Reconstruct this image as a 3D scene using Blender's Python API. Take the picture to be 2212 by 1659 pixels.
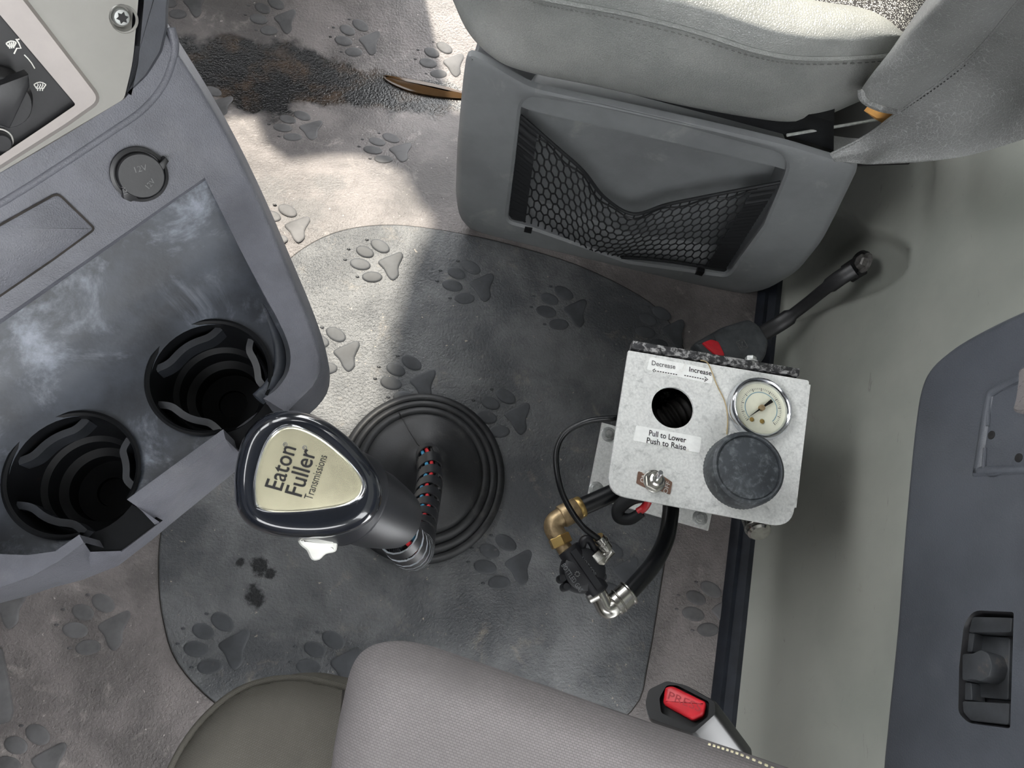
import bpy, math, random
import numpy as np
from mathutils import Matrix, Vector
from mathutils.geometry import delaunay_2d_cdt, tessellate_polygon
random.seed(4)
for o in list(bpy.data.objects): bpy.data.objects.remove(o)
SC = bpy.context.scene
COL = SC.collection
A = lambda *a: np.array(a, dtype=float)
# ------------------------------------------------------------------ camera
F, CX, CY, NX, NY, CH = 1600., 1106., 829.5, 925., 1370., .9
zc = A(CX-NX, NY-CY, F); zc /= np.linalg.norm(zc)
yc = A(0, 1, 0)-zc[1]*zc; yc /= np.linalg.norm(yc)
xc = np.cross(yc, zc)
R = np.array([xc, yc, zc])
cd = bpy.data.cameras.new('camera'); cam = bpy.data.objects.new('camera', cd); COL.objects.link(cam)
cd.sensor_width = 36; cd.lens = 36*F/2212; cd.clip_start = .01
m4 = Matrix.Identity(4)
for i in range(3):
    for j in range(3): m4[i][j] = R[i][j]
m4[2][3] = CH
cam.matrix_world = m4
SC.camera = cam
# ------------------------------------------------------------------ light
SC.view_settings.view_transform = 'Standard'; SC.view_settings.look = 'None'
SC.view_settings.gamma = 1; SC.view_settings.use_curve_mapping = False
SC.view_settings.exposure = 2.15
w = bpy.data.worlds.new('sky'); SC.world = w; w.use_nodes = True
bg = w.node_tree.nodes['Background']; bg.inputs[0].default_value = (.97, .985, 1, 1); bg.inputs[1].default_value = 2.2
SUN = A(.12, -.55, -.83); SUN /= np.linalg.norm(SUN)
sl = bpy.data.lights.new('sun', 'SUN'); sl.energy = 2.0; sl.angle = math.radians(1.6); sl.color = (1, .93, .8)
so = bpy.data.objects.new('sun', sl); COL.objects.link(so)
so.rotation_euler = Vector(SUN).to_track_quat('-Z', 'Y').to_euler(); so.location = (0, 3, 4)

# ------------------------------------------------------------------ geometry helpers
O = A(0, 0, CH)
def nrm(v): return v/np.linalg.norm(v)
def ray(x, y): return R@A(x-CX, -(y-CY), -F)
def P(x, y, z):
    d = ray(x, y); return O+d*((z-CH)/d[2])
def PL(x, y, c, n):
    d = ray(x, y); return O+d*(np.dot(c-O, n)/np.dot(d, n))
def PS(x, y, h, lo=-.2, hi=.75):            # where the sight line meets the height field h(x, y)
    f = lambda z: z-h(*P(x, y, z)[:2])
    a, b = lo, hi
    for _ in range(42):
        m = (a+b)/2
        if f(m) > 0: b = m
        else: a = m
    return P(x, y, (a+b)/2)
def cr(pts, n=8, closed=False):             # Catmull-Rom
    pts = np.array(pts, float); N = len(pts); out = []
    rng = N if closed else N-1
    for i in range(rng):
        g = (lambda k: pts[k % N]) if closed else (lambda k: pts[k] if 0 <= k < N else (2*pts[0]-pts[1] if k < 0 else 2*pts[-1]-pts[-2]))
        p0, p1, p2, p3 = g(i-1), g(i), g(i+1), g(i+2)
        for k in range(n):
            t = k/n
            out.append(.5*((2*p1)+(-p0+p2)*t+(2*p0-5*p1+4*p2-p3)*t*t+(-p0+3*p1-3*p2+p3)*t**3))
    if not closed: out.append(pts[-1])
    return np.array(out)
def rnd(poly, r, n=5):                      # round the corners of a closed 2D/3D polygon
    poly = [A(*p) for p in poly]; out = []; N = len(poly)
    rr = r if isinstance(r, (list, tuple)) else [r]*N
    for i in range(N):
        p, a, b = poly[i], poly[i-1], poly[(i+1) % N]
        da, db = a-p, b-p; la, lb = np.linalg.norm(da), np.linalg.norm(db)
        q = min(rr[i], la*.48, lb*.48)
        if q <= 0: out.append(p); continue
        s, e = p+da/la*q, p+db/lb*q
        for k in range(n+1):
            t = k/n; out.append((1-t)**2*s+2*t*(1-t)*p+t*t*e)
    return np.array(out)
def frame(n):
    n = nrm(n); a = A(1, 0, 0) if abs(n[0]) < .8 else A(0, 1, 0)
    u = nrm(np.cross(n, a)); return u, np.cross(n, u), n
def loft(rings, closed=True, cap0=False, cap1=False):
    V, Fc = [], []; n = len(rings[0])
    for r in rings: V += [tuple(p) for p in r]
    for i in range(len(rings)-1):
        for j in range(n if closed else n-1):
            a, b = i*n+j, i*n+(j+1) % n
            Fc.append((a, b, b+n, a+n))
    if cap0: Fc.append(tuple(range(n))[::-1])
    if cap1: Fc.append(tuple(range((len(rings)-1)*n, len(rings)*n)))
    return V, Fc
def surf(rows, nu=6, nv=5):
    rows = [cr(r, nu) for r in rows]
    rows = np.array(rows)
    cols = [cr(rows[:, j], nv) for j in range(rows.shape[1])]
    g = np.array(cols).transpose(1, 0, 2)
    return loft(list(g), closed=False)
def tube(path, r, seg=10, caps=True):
    path = np.array(path, float); N = len(path)
    T = np.gradient(path, axis=0); T /= np.linalg.norm(T, axis=1)[:, None]
    u, v, _ = frame(T[0]); rings = []
    for i in range(N):
        u = nrm(u-np.dot(u, T[i])*T[i]); v = np.cross(T[i], u)
        q = r[i] if hasattr(r, '__len__') else r
        rings.append([path[i]+q*(math.cos(2*math.pi*k/seg)*u+math.sin(2*math.pi*k/seg)*v) for k in range(seg)])
    return loft(rings, True, caps, caps)
def lathe(prof, c, ax=(0, 0, 1), seg=48, cap0=True, cap1=True, ux=None):
    u, v, n = frame(A(*ax))
    if ux is not None: u = nrm(ux-np.dot(ux, n)*n); v = np.cross(n, u)
    rings = [[c+n*h+r*(math.cos(2*math.pi*k/seg)*u+math.sin(2*math.pi*k/seg)*v) for k in range(seg)] for r, h in prof]
    return loft(rings, True, cap0, cap1)
def prism(pts, nv, b=0):                    # polygon, pushed along nv; b bevels the top edge
    pts = np.array(pts); nv = np.array(nv, float)
    if b <= 0: return loft([pts, pts+nv], True, True, True)
    n = nrm(nv); L = np.linalg.norm(nv)
    return loft([pts, pts+n*(L-b), inset(pts, n, b*.3)+n*(L-b*.3), inset(pts, n, b)+n*L], True, True, True)
def inset(pts, n, d):
    pts = np.array(pts); N = len(pts); out = np.zeros_like(pts)
    ar = sum(np.cross(pts[i]-pts[0], pts[(i+1) % N]-pts[0]) for i in range(N)); s = 1 if np.dot(ar, n) > 0 else -1
    for i in range(N):
        e1 = pts[i]-pts[i-1]; e2 = pts[(i+1) % N]-pts[i]
        l1, l2 = np.linalg.norm(e1), np.linalg.norm(e2)
        e = (e1/l1 if l1 > 1e-9 else 0)+(e2/l2 if l2 > 1e-9 else 0)
        if np.linalg.norm(e) < 1e-6: e = e2
        out[i] = pts[i]+nrm(np.cross(n, nrm(e)))*d*s
    return out
def box(c, hx, hy, hz):
    c, hx, hy, hz = map(np.array, (c, hx, hy, hz))
    V = [tuple(c+sx*hx+sy*hy+sz*hz) for sz in (-1, 1) for sx, sy in ((-1, -1), (1, -1), (1, 1), (-1, 1))]
    return V, [(3, 2, 1, 0), (4, 5, 6, 7), (0, 1, 5, 4), (1, 2, 6, 5), (2, 3, 7, 6), (3, 0, 4, 7)]
def inpoly(p, poly):
    P_ = np.asarray([q[:2] for q in poly], float) if not isinstance(poly, np.ndarray) else poly
    Q_ = np.roll(P_, 1, 0); y0, y1 = P_[:, 1], Q_[:, 1]; m = (y0 > p[1]) != (y1 > p[1])
    return bool((p[0] < (Q_[m, 0]-P_[m, 0])*(p[1]-y0[m])/(y1[m]-y0[m])+P_[m, 0]).sum() % 2)
def sheet(outer, holes, lift, step=None):   # flat outline with holes, meshed and lifted onto a surface
    outer = np.array([q[:2] for q in outer], float); holes = [np.array([q[:2] for q in h], float) for h in holes]
    pts, ed = [], []
    for pl in [outer]+list(holes):
        k = len(pts); n = len(pl)
        pts += [Vector((p[0], p[1])) for p in pl]; ed += [(k+i, k+(i+1) % n) for i in range(n)]
    if step:
        xs = [p.x for p in pts]; ys = [p.y for p in pts]
        for gx in np.arange(min(xs)+step/2, max(xs), step):
            for gy in np.arange(min(ys)+step/2, max(ys), step):
                if inpoly((gx, gy), outer): pts.append(Vector((gx+random.uniform(-.1, .1)*step, gy+random.uniform(-.1, .1)*step)))
    vs, _, fs, *_ = delaunay_2d_cdt(pts, ed, [], 0, 1e-5)
    keep = []
    for f in fs:
        c = sum((vs[i] for i in f), Vector((0, 0)))/len(f)
        if inpoly(c, outer) and not any(inpoly(c, h) for h in holes): keep.append(tuple(f))
    V = [tuple(lift(v.x, v.y)) for v in vs]
    used = sorted({i for f in keep for i in f}); mp = {a: b for b, a in enumerate(used)}
    return [V[i] for i in used], [tuple(mp[i] for i in f) for f in keep]
def join(*ps):
    V, Fc = [], []
    for v, f in ps:
        k = len(V); V += [tuple(p) for p in v]; Fc += [tuple(i+k for i in q) for q in f]
    return V, Fc

ORG = {}
def root(name, label, cat, loc, group=None):
    o = bpy.data.objects.new(name, None); COL.objects.link(o); o.location = loc; o.empty_display_size = .02
    ORG[o.name] = np.array(loc, float); tag(o, label, cat, group); return o
def tag(o, label=None, cat=None, group=None, kind=None):
    if label: o['label'] = label
    if cat: o['category'] = cat
    if group: o['group'] = group
    if kind: o['kind'] = kind
    return o
def mk(name, geo, mat, parent=None, sharp=38, mats=None, idx=None, recalc=True):
    V, Fc = geo
    o0 = ORG[parent.name] if parent is not None else A(0, 0, 0)
    me = bpy.data.meshes.new(name)
    me.from_pydata([tuple(np.array(v)-o0) for v in V], [], Fc); me.validate()
    for m in (mats or [mat]): me.materials.append(m)
    if idx is not None:
        for p, i in zip(me.polygons, idx): p.material_index = i
    if recalc:
        import bmesh
        bm = bmesh.new(); bm.from_mesh(me); bmesh.ops.remove_doubles(bm, verts=bm.verts, dist=1e-6)
        bmesh.ops.recalc_face_normals(bm, faces=bm.faces); bm.to_mesh(me); bm.free()
    me.polygons.foreach_set('use_smooth', [True]*len(me.polygons))
    me.set_sharp_from_angle(angle=math.radians(sharp))
    o = bpy.data.objects.new(name, me); COL.objects.link(o)
    if parent is not None: o.parent = parent
    ORG[o.name] = o0
    return o
def text_geo(s, a, b, n, up_sign=1, height=None, depth=0., lean=0., weight=0.):   # lettering from a to b on a plane with normal n
    cu = bpy.data.curves.new('t', 'FONT'); cu.body = s; cu.size = 1; cu.offset = weight; cu.resolution_u = 3
    ob = bpy.data.objects.new('t', cu); COL.objects.link(ob)
    dg = bpy.context.evaluated_depsgraph_get(); dg.update()
    me = bpy.data.meshes.new_from_object(ob.evaluated_get(dg))
    vs = np.array([v.co[:] for v in me.vertices]); fs = [tuple(p.vertices) for p in me.polygons]
    bpy.data.objects.remove(ob); bpy.data.curves.remove(cu); bpy.data.meshes.remove(me)
    x0, x1 = vs[:, 0].min(), vs[:, 0].max(); sc = np.linalg.norm(b-a)/(x1-x0)
    ex = nrm(b-a); ey = nrm(np.cross(n, ex))*up_sign
    sy = sc if height is None else height/.73
    V = [tuple(a+ex*((v[0]-x0)*sc+lean*v[1]*sy)+ey*v[1]*sy+n*(.0003+depth)) for v in vs]
    return V, fs
def polyline_geo(pts, wd, n, lift=.0003):     # a flat stroke on a plane
    pts = np.array(pts); T = np.gradient(pts, axis=0); L, Rr = [], []
    for p, t in zip(pts, T):
        s = nrm(np.cross(n, t)); L.append(p+s*wd/2+n*lift); Rr.append(p-s*wd/2+n*lift)
    return loft([L, Rr], closed=False)
def hexbolt(name, c, n, r, parent, mat, wr=None, wm=None):
    u, v, n = frame(n)
    b = mk(name, join(lathe([(r*1.25, 0), (r*1.25, r*.25), (r*1.1, r*.35)], c, n, 24), lathe([(r, r*.3), (r, r*.95), (r*.8, r*1.15)], c, n, 6)), mat, parent, 25)
    if wr: mk('washer', lathe([(wr, -.0003), (wr, r*.15), (wr*.9, r*.25), (r*.9, r*.26)], c, n, 28), wm or mat, b)
    return b

# ------------------------------------------------------------------ materials
def s2l(c): return tuple((x/255/12.92 if x/255 <= .04045 else ((x/255+.055)/1.055)**2.4) for x in c)+(1,)
class NT:
    def __init__(s, name):
        s.m = bpy.data.materials.new(name); s.m.use_nodes = True; s.t = s.m.node_tree
        s.b = s.t.nodes['Principled BSDF']; s.tc = s.t.nodes.new('ShaderNodeTexCoord').outputs['Object']
        s.geo = s.t.nodes.new('ShaderNodeNewGeometry').outputs['Position']
    def n(s, ty, **k):
        nd = s.t.nodes.new('ShaderNode'+ty)
        for a, v in k.items():
            if a[0] == '_': setattr(nd, a[1:], v)
        return nd
    def val(s, sock, v):
        if hasattr(v, 'is_output') or isinstance(v, bpy.types.NodeSocket): s.t.links.new(v, sock)
        else: sock.default_value = v
    def noise(s, scale, detail=4, rough=.6, dist=0, co=None):
        nd = s.n('TexNoise'); s.t.links.new(co or s.geo, nd.inputs['Vector'])
        nd.inputs['Scale'].default_value = scale; nd.inputs['Detail'].default_value = detail
        nd.inputs['Roughness'].default_value = rough; nd.inputs['Distortion'].default_value = dist
        return nd.outputs['Fac']
    def ramp(s, f, lo, hi):
        nd = s.n('MapRange', _interpolation_type='SMOOTHSTEP'); s.val(nd.inputs[0], f)
        nd.inputs[1].default_value = lo; nd.inputs[2].default_value = hi; return nd.outputs[0]
    def mix(s, f, a, b):
        nd = s.n('Mix', _data_type='RGBA'); s.val(nd.inputs[0], f); s.val(nd.inputs[6], a); s.val(nd.inputs[7], b); return nd.outputs[2]
    def math(s, op, a, b=0.):
        nd = s.n('Math', _operation=op); s.val(nd.inputs[0], a); s.val(nd.inputs[1], b); return nd.outputs[0]
    def voro(s, scale, feat='DISTANCE_TO_EDGE', co=None):
        nd = s.n('TexVoronoi', _feature=feat); s.t.links.new(co or s.geo, nd.inputs['Vector']); nd.inputs['Scale'].default_value = scale
        return nd.outputs['Distance']
    def bump(s, h, st, dist=.001, prev=None):
        nd = s.n('Bump'); s.val(nd.inputs['Height'], h); nd.inputs['Strength'].default_value = st; nd.inputs['Distance'].default_value = dist
        if prev: s.t.links.new(prev, nd.inputs['Normal'])
        return nd.outputs[0]
    def out(s, col, rough=.6, metal=0., nor=None, spec=.5, coat=0.):
        s.val(s.b.inputs['Base Color'], col); s.val(s.b.inputs['Roughness'], rough); s.val(s.b.inputs['Metallic'], metal)
        s.b.inputs['Specular IOR Level'].default_value = spec; s.b.inputs['Coat Weight'].default_value = coat
        if nor: s.t.links.new(nor, s.b.inputs['Normal'])
        return s.m
def simple(name, c, rough=.5, metal=0., spec=.5, coat=0., var=.12, vs=30, bs=0, bst=.2, bd=.0006, vein=0, dust=None, dlo=.5, dhi=.75, ds=14):
    k = NT(name); c = s2l(c)
    d = tuple(x*(1-var*2) for x in c[:3])+(1,); l = tuple(min(1, x*(1+var*2)) for x in c[:3])+(1,)
    col = k.mix(k.ramp(k.noise(vs, 5), .3, .7), d, l)
    rg = rough
    if dust is not None:
        f = k.ramp(k.noise(ds, 7, .7, .4), dlo, dhi); col = k.mix(f, col, s2l(dust))
    nor = None
    if bs: nor = k.bump(k.noise(bs, 3, .55), bst, bd)
    if vein: nor = k.bump(k.ramp(k.voro(vein), .0, .35), bst, bd, nor)
    return k.out(col, rg, metal, nor, spec, coat)

M = {}
M['plastic'] = simple('grained grey plastic', (92, 93, 100), .46, bs=520, bst=.25, vein=640, bd=.0005, var=.07, dust=(112, 112, 116), dlo=.5, dhi=.85)
M['plasticsm'] = simple('smooth dark plastic', (66, 68, 74), .45, bs=900, bst=.1, var=.08)
M['tray'] = simple('worn rubber tray', (52, 56, 63), .45, bs=300, bst=.2, var=.25, vs=18, dust=(140, 146, 158), dlo=.50, dhi=.78, ds=17)
M['cup'] = simple('black cup liner', (15, 16, 18), .5, spec=.15, bs=300, bst=.08, var=.15, dust=(64, 50, 40), dlo=.62, dhi=.85, ds=34)
M['tab'] = simple('flexible grey tab', (34, 36, 40), .4, var=.15, vs=60, dust=(96, 84, 74), dlo=.62, dhi=.8, ds=60)
M['barsilver'] = simple('warm silver bar', (168, 161, 157), .4, .2, bs=1500, bst=.05, var=.03)
M['silver'] = simple('brushed silver plastic', (144, 142, 137), .42, .2, bs=1500, bst=.05, var=.02)
M['black'] = simple('black plastic', (32, 32, 34), .4, bs=600, bst=.1, var=.15, dust=(84, 78, 74), dlo=.6, dhi=.85)
M['gloss'] = simple('glossy black lacquer', (22, 25, 32), .16, coat=.6, var=.1)
M['satin'] = simple('satin black sleeve', (30, 31, 35), .42, bs=500, bst=.06, var=.1)
M['rubber'] = simple('black rubber boot', (34, 35, 37), .5, bs=500, bst=.18, var=.15, dust=(78, 76, 74), dlo=.55, dhi=.8, ds=22)
M['hose'] = simple('black air hose', (20, 22, 25), .32, var=.1)
M['steel'] = simple('weathered aluminium', (216, 217, 214), .5, .08, bs=700, bst=.1, var=.05, vs=420, dust=(166, 168, 166), dlo=.46, dhi=.8, ds=150)
M['chrome'] = simple('chrome', (214, 216, 220), .14, 1., var=.03)
M['nickel'] = simple('nickel plate', (186, 184, 178), .24, 1., var=.08, vs=120)
M['zinc'] = simple('zinc bolt', (178, 180, 178), .42, .5, var=.1, vs=200)
M['brass'] = simple('brass', (172, 150, 116), .42, .7, var=.1, vs=150, dust=(120, 100, 76), dlo=.5, dhi=.8, ds=120)
M['brassy'] = simple('bright brass', (196, 166, 104), .34, .8, var=.06)
M['platekn'] = simple('champagne metal plate', (228, 222, 192), .24, .75, bs=1200, bst=.03, var=.04, vs=60)
M['white'] = simple('ivory plastic', (214, 214, 208), .35, var=.03)
M['whiteprint'] = simple('white print', (222, 220, 214), .6, var=.02)
M['ink'] = simple('black ink', (24, 23, 24), .5, var=.02)
M['greyink'] = simple('faded ink', (98, 98, 98), .6, var=.2, vs=300)
M['emboss'] = simple('worn raised lettering', (104, 106, 108), .5, var=.1, vs=200)
M['sticker'] = simple('label paper', (236, 237, 234), .5, var=.02, vs=200, dust=(198, 194, 182), dlo=.55, dhi=.8, ds=90)
M['red'] = simple('red plastic', (214, 40, 52), .4, var=.06, vs=80)
M['redw'] = simple('red wire', (200, 44, 52), .4, var=.05)
M['bluew'] = simple('blue wire', (62, 140, 180), .4, var=.05)
M['edge'] = simple('cut edge highlight', (196, 202, 208), .35, var=.05)  # white highlight on the wrap's cut edges, put in as pale colour
M['pocket'] = simple('seat base plastic', (118, 120, 122), .5, bs=600, bst=.25, var=.07, vs=9, dust=(142, 144, 142), dlo=.56, dhi=.8, ds=20)
M['net'] = simple('black net cord', (18, 20, 23), .7, var=.1)
M['foam'] = simple('tan foam', (206, 152, 84), .9, var=.1, bs=400)
M['locker'] = simple('charcoal moulded panel', (68, 71, 77), .46, bs=500, bst=.2, vein=480, bd=.0004, var=.1, vs=9, dust=(88, 90, 95), dlo=.56, dhi=.82)
M['frame'] = simple('black steel frame', (22, 23, 25), .45, .3, var=.2, vs=80, dust=(120, 112, 100), dlo=.68, dhi=.8, ds=60)
M['bracket'] = simple('chipped black paint with highlight', (44, 44, 46), .45, .2, var=.2, vs=120, dust=(164, 163, 162), dlo=.47, dhi=.62, ds=150)  # chips, spread wider to paint in the bar's bright highlight
M['roof'] = simple('grey headliner', (84, 84, 83), .9, var=.03)
M['vinyl'] = (lambda k: k.out(k.mix(k.ramp(k.noise(10, 6), .35, .7), s2l((124, 126, 124)), s2l((146, 147, 144))), .36, 0,
    k.bump(k.ramp(k.voro(430, co=None), 0, .25), .4, .0006, k.bump(k.noise(60, 3), .25, .002))))(NT('cracked grey vinyl'))
M['vinyl2'] = (lambda k: k.out(k.mix(k.ramp(k.voro(300), 0, .05), s2l((152, 153, 152)), k.mix(k.ramp(k.noise(12, 6), .35, .7), s2l((108, 109, 108)), s2l((125, 126, 125)))), .48, 0,
    k.bump(k.ramp(k.voro(300), 0, .2), .25, .0005)))(NT('cracked seat back vinyl'))
def weave(name, c1, c2, sc, ang):
    k = NT(name); mp = k.n('Mapping'); k.t.links.new(k.geo, mp.inputs[0]); mp.inputs['Rotation'].default_value = (0, 0, ang)
    br = k.n('TexBrick'); k.t.links.new(mp.outputs[0], br.inputs['Vector']); br.inputs['Scale'].default_value = sc*1.35
    br.inputs['Mortar Size'].default_value = .03; br.inputs['Mortar Smooth'].default_value = .8
    br.inputs['Color1'].default_value = s2l(c1); br.inputs['Color2'].default_value = s2l(tuple(x*1.05 for x in c1)); br.inputs['Mortar'].default_value = s2l(c2)
    br.inputs['Brick Width'].default_value = .55; br.inputs['Row Height'].default_value = .32
    col = k.mix(k.ramp(k.noise(9, 6), .3, .75), br.outputs['Color'], s2l(tuple(x*.86 for x in c1)))
    h = k.math('SUBTRACT', 1., br.outputs['Fac'])
    nor = k.bump(h, .5, .0007, k.bump(k.noise(900, 2), .3, .0005))
    return k.out(col, .92, 0, nor, .15)
M['arm'] = weave('grey ribbed upholstery', (120, 116, 116), (92, 89, 89), 190, .35)
M['cush'] = weave('olive grey ribbed upholstery', (104, 101, 94), (70, 68, 62), 190, -.5)
M['fabric'] = (lambda k: k.out(k.mix(k.ramp(k.voro(900, 'F1'), .35, .42), s2l((206, 204, 198)), s2l((52, 50, 50))), .9, 0, k.bump(k.noise(900, 2), .4)))(NT('speckled woven insert'))
def floor_mat(name, dark, light, base, lo, hi, valley=False):
    k = NT(name)
    col = k.mix(k.ramp(k.noise(9, 7, .65, .3), lo, hi), s2l(dark), s2l(base))
    col = k.mix(k.ramp(k.noise(26, 8, .7, .5), .56, .82), col, s2l(light))
    col = k.mix(k.ramp(k.noise(160, 3), .68, .76), col, s2l(tuple(min(255, x*1.15) for x in light)))
    rg = k.ramp(k.noise(12, 5), .2, .8)
    rg = k.math('MULTIPLY_ADD', rg, .12); rg.node.inputs[2].default_value = .44
    st = .3
    sx = k.n('SeparateXYZ'); k.t.links.new(k.geo, sx.inputs[0])
    x, y = sx.outputs[0], sx.outputs[1]
    wob = k.math('MULTIPLY', k.math('SUBTRACT', k.noise(11, 6, .6), .5), .16)
    def spot(cx, cy, r, soft=.35):
        dx = k.math('SUBTRACT', x, cx); dy = k.math('SUBTRACT', y, cy)
        d = k.math('SQRT', k.math('ADD', k.math('MULTIPLY', dx, dx), k.math('MULTIPLY', dy, dy)))
        d = k.math('ADD', d, k.math('MULTIPLY', k.math('SUBTRACT', k.noise(60, 5, .7), .5), r*2.2))
        return k.math('SUBTRACT', 1., k.ramp(d, r*(1-soft), r))
    if valley:                                # damp band along the gutter
        g = k.math('ADD', k.math('MULTIPLY', x, -.085), .785)
        d = k.math('ADD', k.math('ABSOLUTE', k.math('SUBTRACT', y, g)), wob)
        wd = k.ramp(k.math('MULTIPLY', x, -1.), -.06, .3)
        lim = k.math('MULTIPLY_ADD', wd, .032); lim.node.inputs[2].default_value = .02
        f = k.math('SUBTRACT', 1., k.ramp(k.math('SUBTRACT', d, lim), 0, .02))
        wet = k.mix(k.ramp(k.noise(20, 5), .45, .7), s2l((26, 26, 27)), s2l((60, 47, 36)))
        col = k.mix(f, col, wet)
        for cx, cy, r in ((-.235, .575, .05), (-.17, .55, .04), (-.14, .6, .03)):
            col = k.mix(k.math('MULTIPLY', spot(cx, cy, r, .6), .55), col, s2l((84, 84, 84)))
        rg = k.math('SUBTRACT', rg, k.math('MULTIPLY', f, .25))
    else:
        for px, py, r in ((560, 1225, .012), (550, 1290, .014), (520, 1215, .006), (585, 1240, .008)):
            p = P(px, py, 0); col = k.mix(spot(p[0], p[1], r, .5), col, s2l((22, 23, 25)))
    nor = k.bump(k.noise(300, 2, .6), .8, .0018, k.bump(k.noise(14, 3), .12, .006))
    return k.out(col, rg, 0, nor, .5)
M['floor'] = floor_mat('dusty rubber floor mat', (88, 84, 83), (164, 157, 152), (126, 120, 118), .32, .68, True)
M['cover'] = floor_mat('dark rubber cover mat', (66, 68, 71), (134, 126, 116), (104, 105, 106), .36, .68)
M['pad2'] = simple('dark smooth rubber paw pad', (66, 68, 71), .55, spec=.35, var=.15, vs=24, dust=(120, 114, 106), dlo=.62, dhi=.8, ds=60)
M['pad'] = simple('smooth rubber paw pad', (90, 89, 90), .55, spec=.3, var=.15, vs=24, dust=(138, 132, 124), dlo=.62, dhi=.8, ds=60)
M['seam'] = simple('grimy seam', (44, 40, 37), .9, var=.2, vs=60)
M['strip'] = simple('dark rubber kick strip', (36, 40, 48), .45, var=.15, vs=40)
def wall_mat():
    k = NT('moulded pale grey wall lining')
    col = k.mix(k.ramp(k.noise(4, 5), .3, .7), s2l((138, 141, 134)), s2l((158, 159, 151)))
    col = k.mix(k.ramp(k.noise(16, 8, .75, .6), .6, .85), col, s2l((122, 116, 108)))
    mp = k.n('Mapping'); k.t.links.new(k.geo, mp.inputs[0]); mp.inputs['Scale'].default_value = (1, 1.6, 6)
    col = k.mix(k.ramp(k.noise(22, 6, .75, .8, mp.outputs[0]), .63, .78), col, s2l((92, 90, 86)))
    return k.out(col, .46, 0, k.bump(k.noise(420, 2), .12, .0006))
M['wall'] = wall_mat()
M['water'] = (lambda k: k.out(k.mix(k.noise(30), s2l((52, 38, 24)), s2l((84, 62, 38))), .1, 0, None, .25))(NT('muddy water'))
M['buckle'] = simple('dusty black buckle plastic', (70, 73, 76), .55, var=.15, vs=60, dust=(96, 96, 94), dlo=.55, dhi=.8, ds=50)
M['glass'] = (lambda k: (k.b.inputs['Transmission Weight'].__setattr__('default_value', 1.), k.b.inputs['IOR'].__setattr__('default_value', 1.02), k.out((.98, .97, .92, 1), .05))[2])(NT('gauge lens'))
M['dial'] = simple('aged white dial', (224, 226, 216), .5, var=.03, vs=70, dust=(206, 196, 166), dlo=.62, dhi=.85, ds=60)

# ================================================================== SETTING
Z3 = A(0, 0, 1)
def sm(t): t = np.clip(t, 0, 1); return t*t*(3-2*t)
def yv(x): return .80-.085*x
def zf(x, y):
    v = yv(x)
    return -.05*sm((y-.5)/(v-.5)) if y < v else -.05+.025*sm((y-v)/.2)
W0, W1 = P(1700, 640, 0), P(1600, 1640, 0)         # foot of the rear wall
wd_ = nrm(W1-W0); wn = nrm(np.cross(wd_, Z3))       # along the wall; wall normal
if wn[0] > 0: wn = -wn                              # towards the camera
wtilt = nrm(wn+A(0, 0, .10))                        # wall leans back a little
wup = nrm(np.cross(wtilt, wd_)); wup = wup if wup[2] > 0 else -wup
def PW(px, py, off=0.): return PL(px, py, W0+wtilt*off, wtilt)

# floor: a height field that ends under the kick strip
FX = lambda y: W0[0]+(W0[1]-y)/(-wd_[1])*wd_[0]
ys = np.concatenate([np.linspace(-.75, .45, 9), np.linspace(.5, 1.1, 41)])
rows = []
for y in ys:
    xe = FX(y)-.004
    rows.append([A(x, y, zf(x, y)) for x in np.linspace(-1.0, xe, 26)])
floor = mk('floor', loft(rows, False), M['floor'])
tag(floor, 'dusty grey rubber floor mat embossed with paw prints', None, kind='structure')
if floor.data.polygons[0].normal.z < 0: floor.data.flip_normals()

# rear wall lining with the moulded boss round the belt bolt
def wallpt(a, h, off=0.): return W0+wd_*a+wup*h+wtilt*off
def wcoord(px, py):
    p = PW(px, py)-W0; return np.dot(p, wd_), np.dot(p, wup)
boss = [wcoord(*q) for q in ((1808, 452), (1862, 500), (1915, 520), (1950, 545), (1945, 580), (1905, 610), (1830, 640), (1750, 668), (1690, 700), (1640, 680), (1660, 560), (1730, 440))]
def sd(p, poly):
    P_ = np.asarray(poly, float); Q_ = np.roll(P_, 1, 0); q = np.asarray(p, float); ab = P_-Q_
    t = np.clip(((q-Q_)*ab).sum(1)/np.maximum((ab*ab).sum(1), 1e-15), 0, 1); d = np.sqrt(((q-Q_-t[:, None]*ab)**2).sum(1).min())
    y0, y1 = P_[:, 1], Q_[:, 1]; m = (y0 > q[1]) != (y1 > q[1])
    ins = (q[0] < (Q_[:, 0]-P_[:, 0])[m]*(q[1]-y0[m])/(y1-y0)[m]+P_[m, 0]).sum() % 2
    return -d if ins else d
aa = np.concatenate([np.linspace(-.75, -.2, 9), np.linspace(-.17, .2, 62), np.linspace(.25, .65, 8)])
hh = np.concatenate([A(-.01), np.linspace(0, .34, 48), np.linspace(.4, 1.75, 6)])
def wall_off(a, h):
    o = .03*max(0, 1-h/.05)**2                       # cove at the foot
    if h > 0 and h < .34: o += -.018*sm((.010-sd((a, h), boss))/.014)
    o += .016*sm((.012-abs(h-.255))/.012)*sm((-.02-a)/.05)*0
    return o
rows = [[wallpt(a, h, wall_off(a, h)) for a in aa] for h in hh]
wall = mk('wall_rear', loft(rows, False), M['wall'], sharp=60)
tag(wall, 'pale grey moulded wall lining behind the seats', kind='structure')
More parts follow.
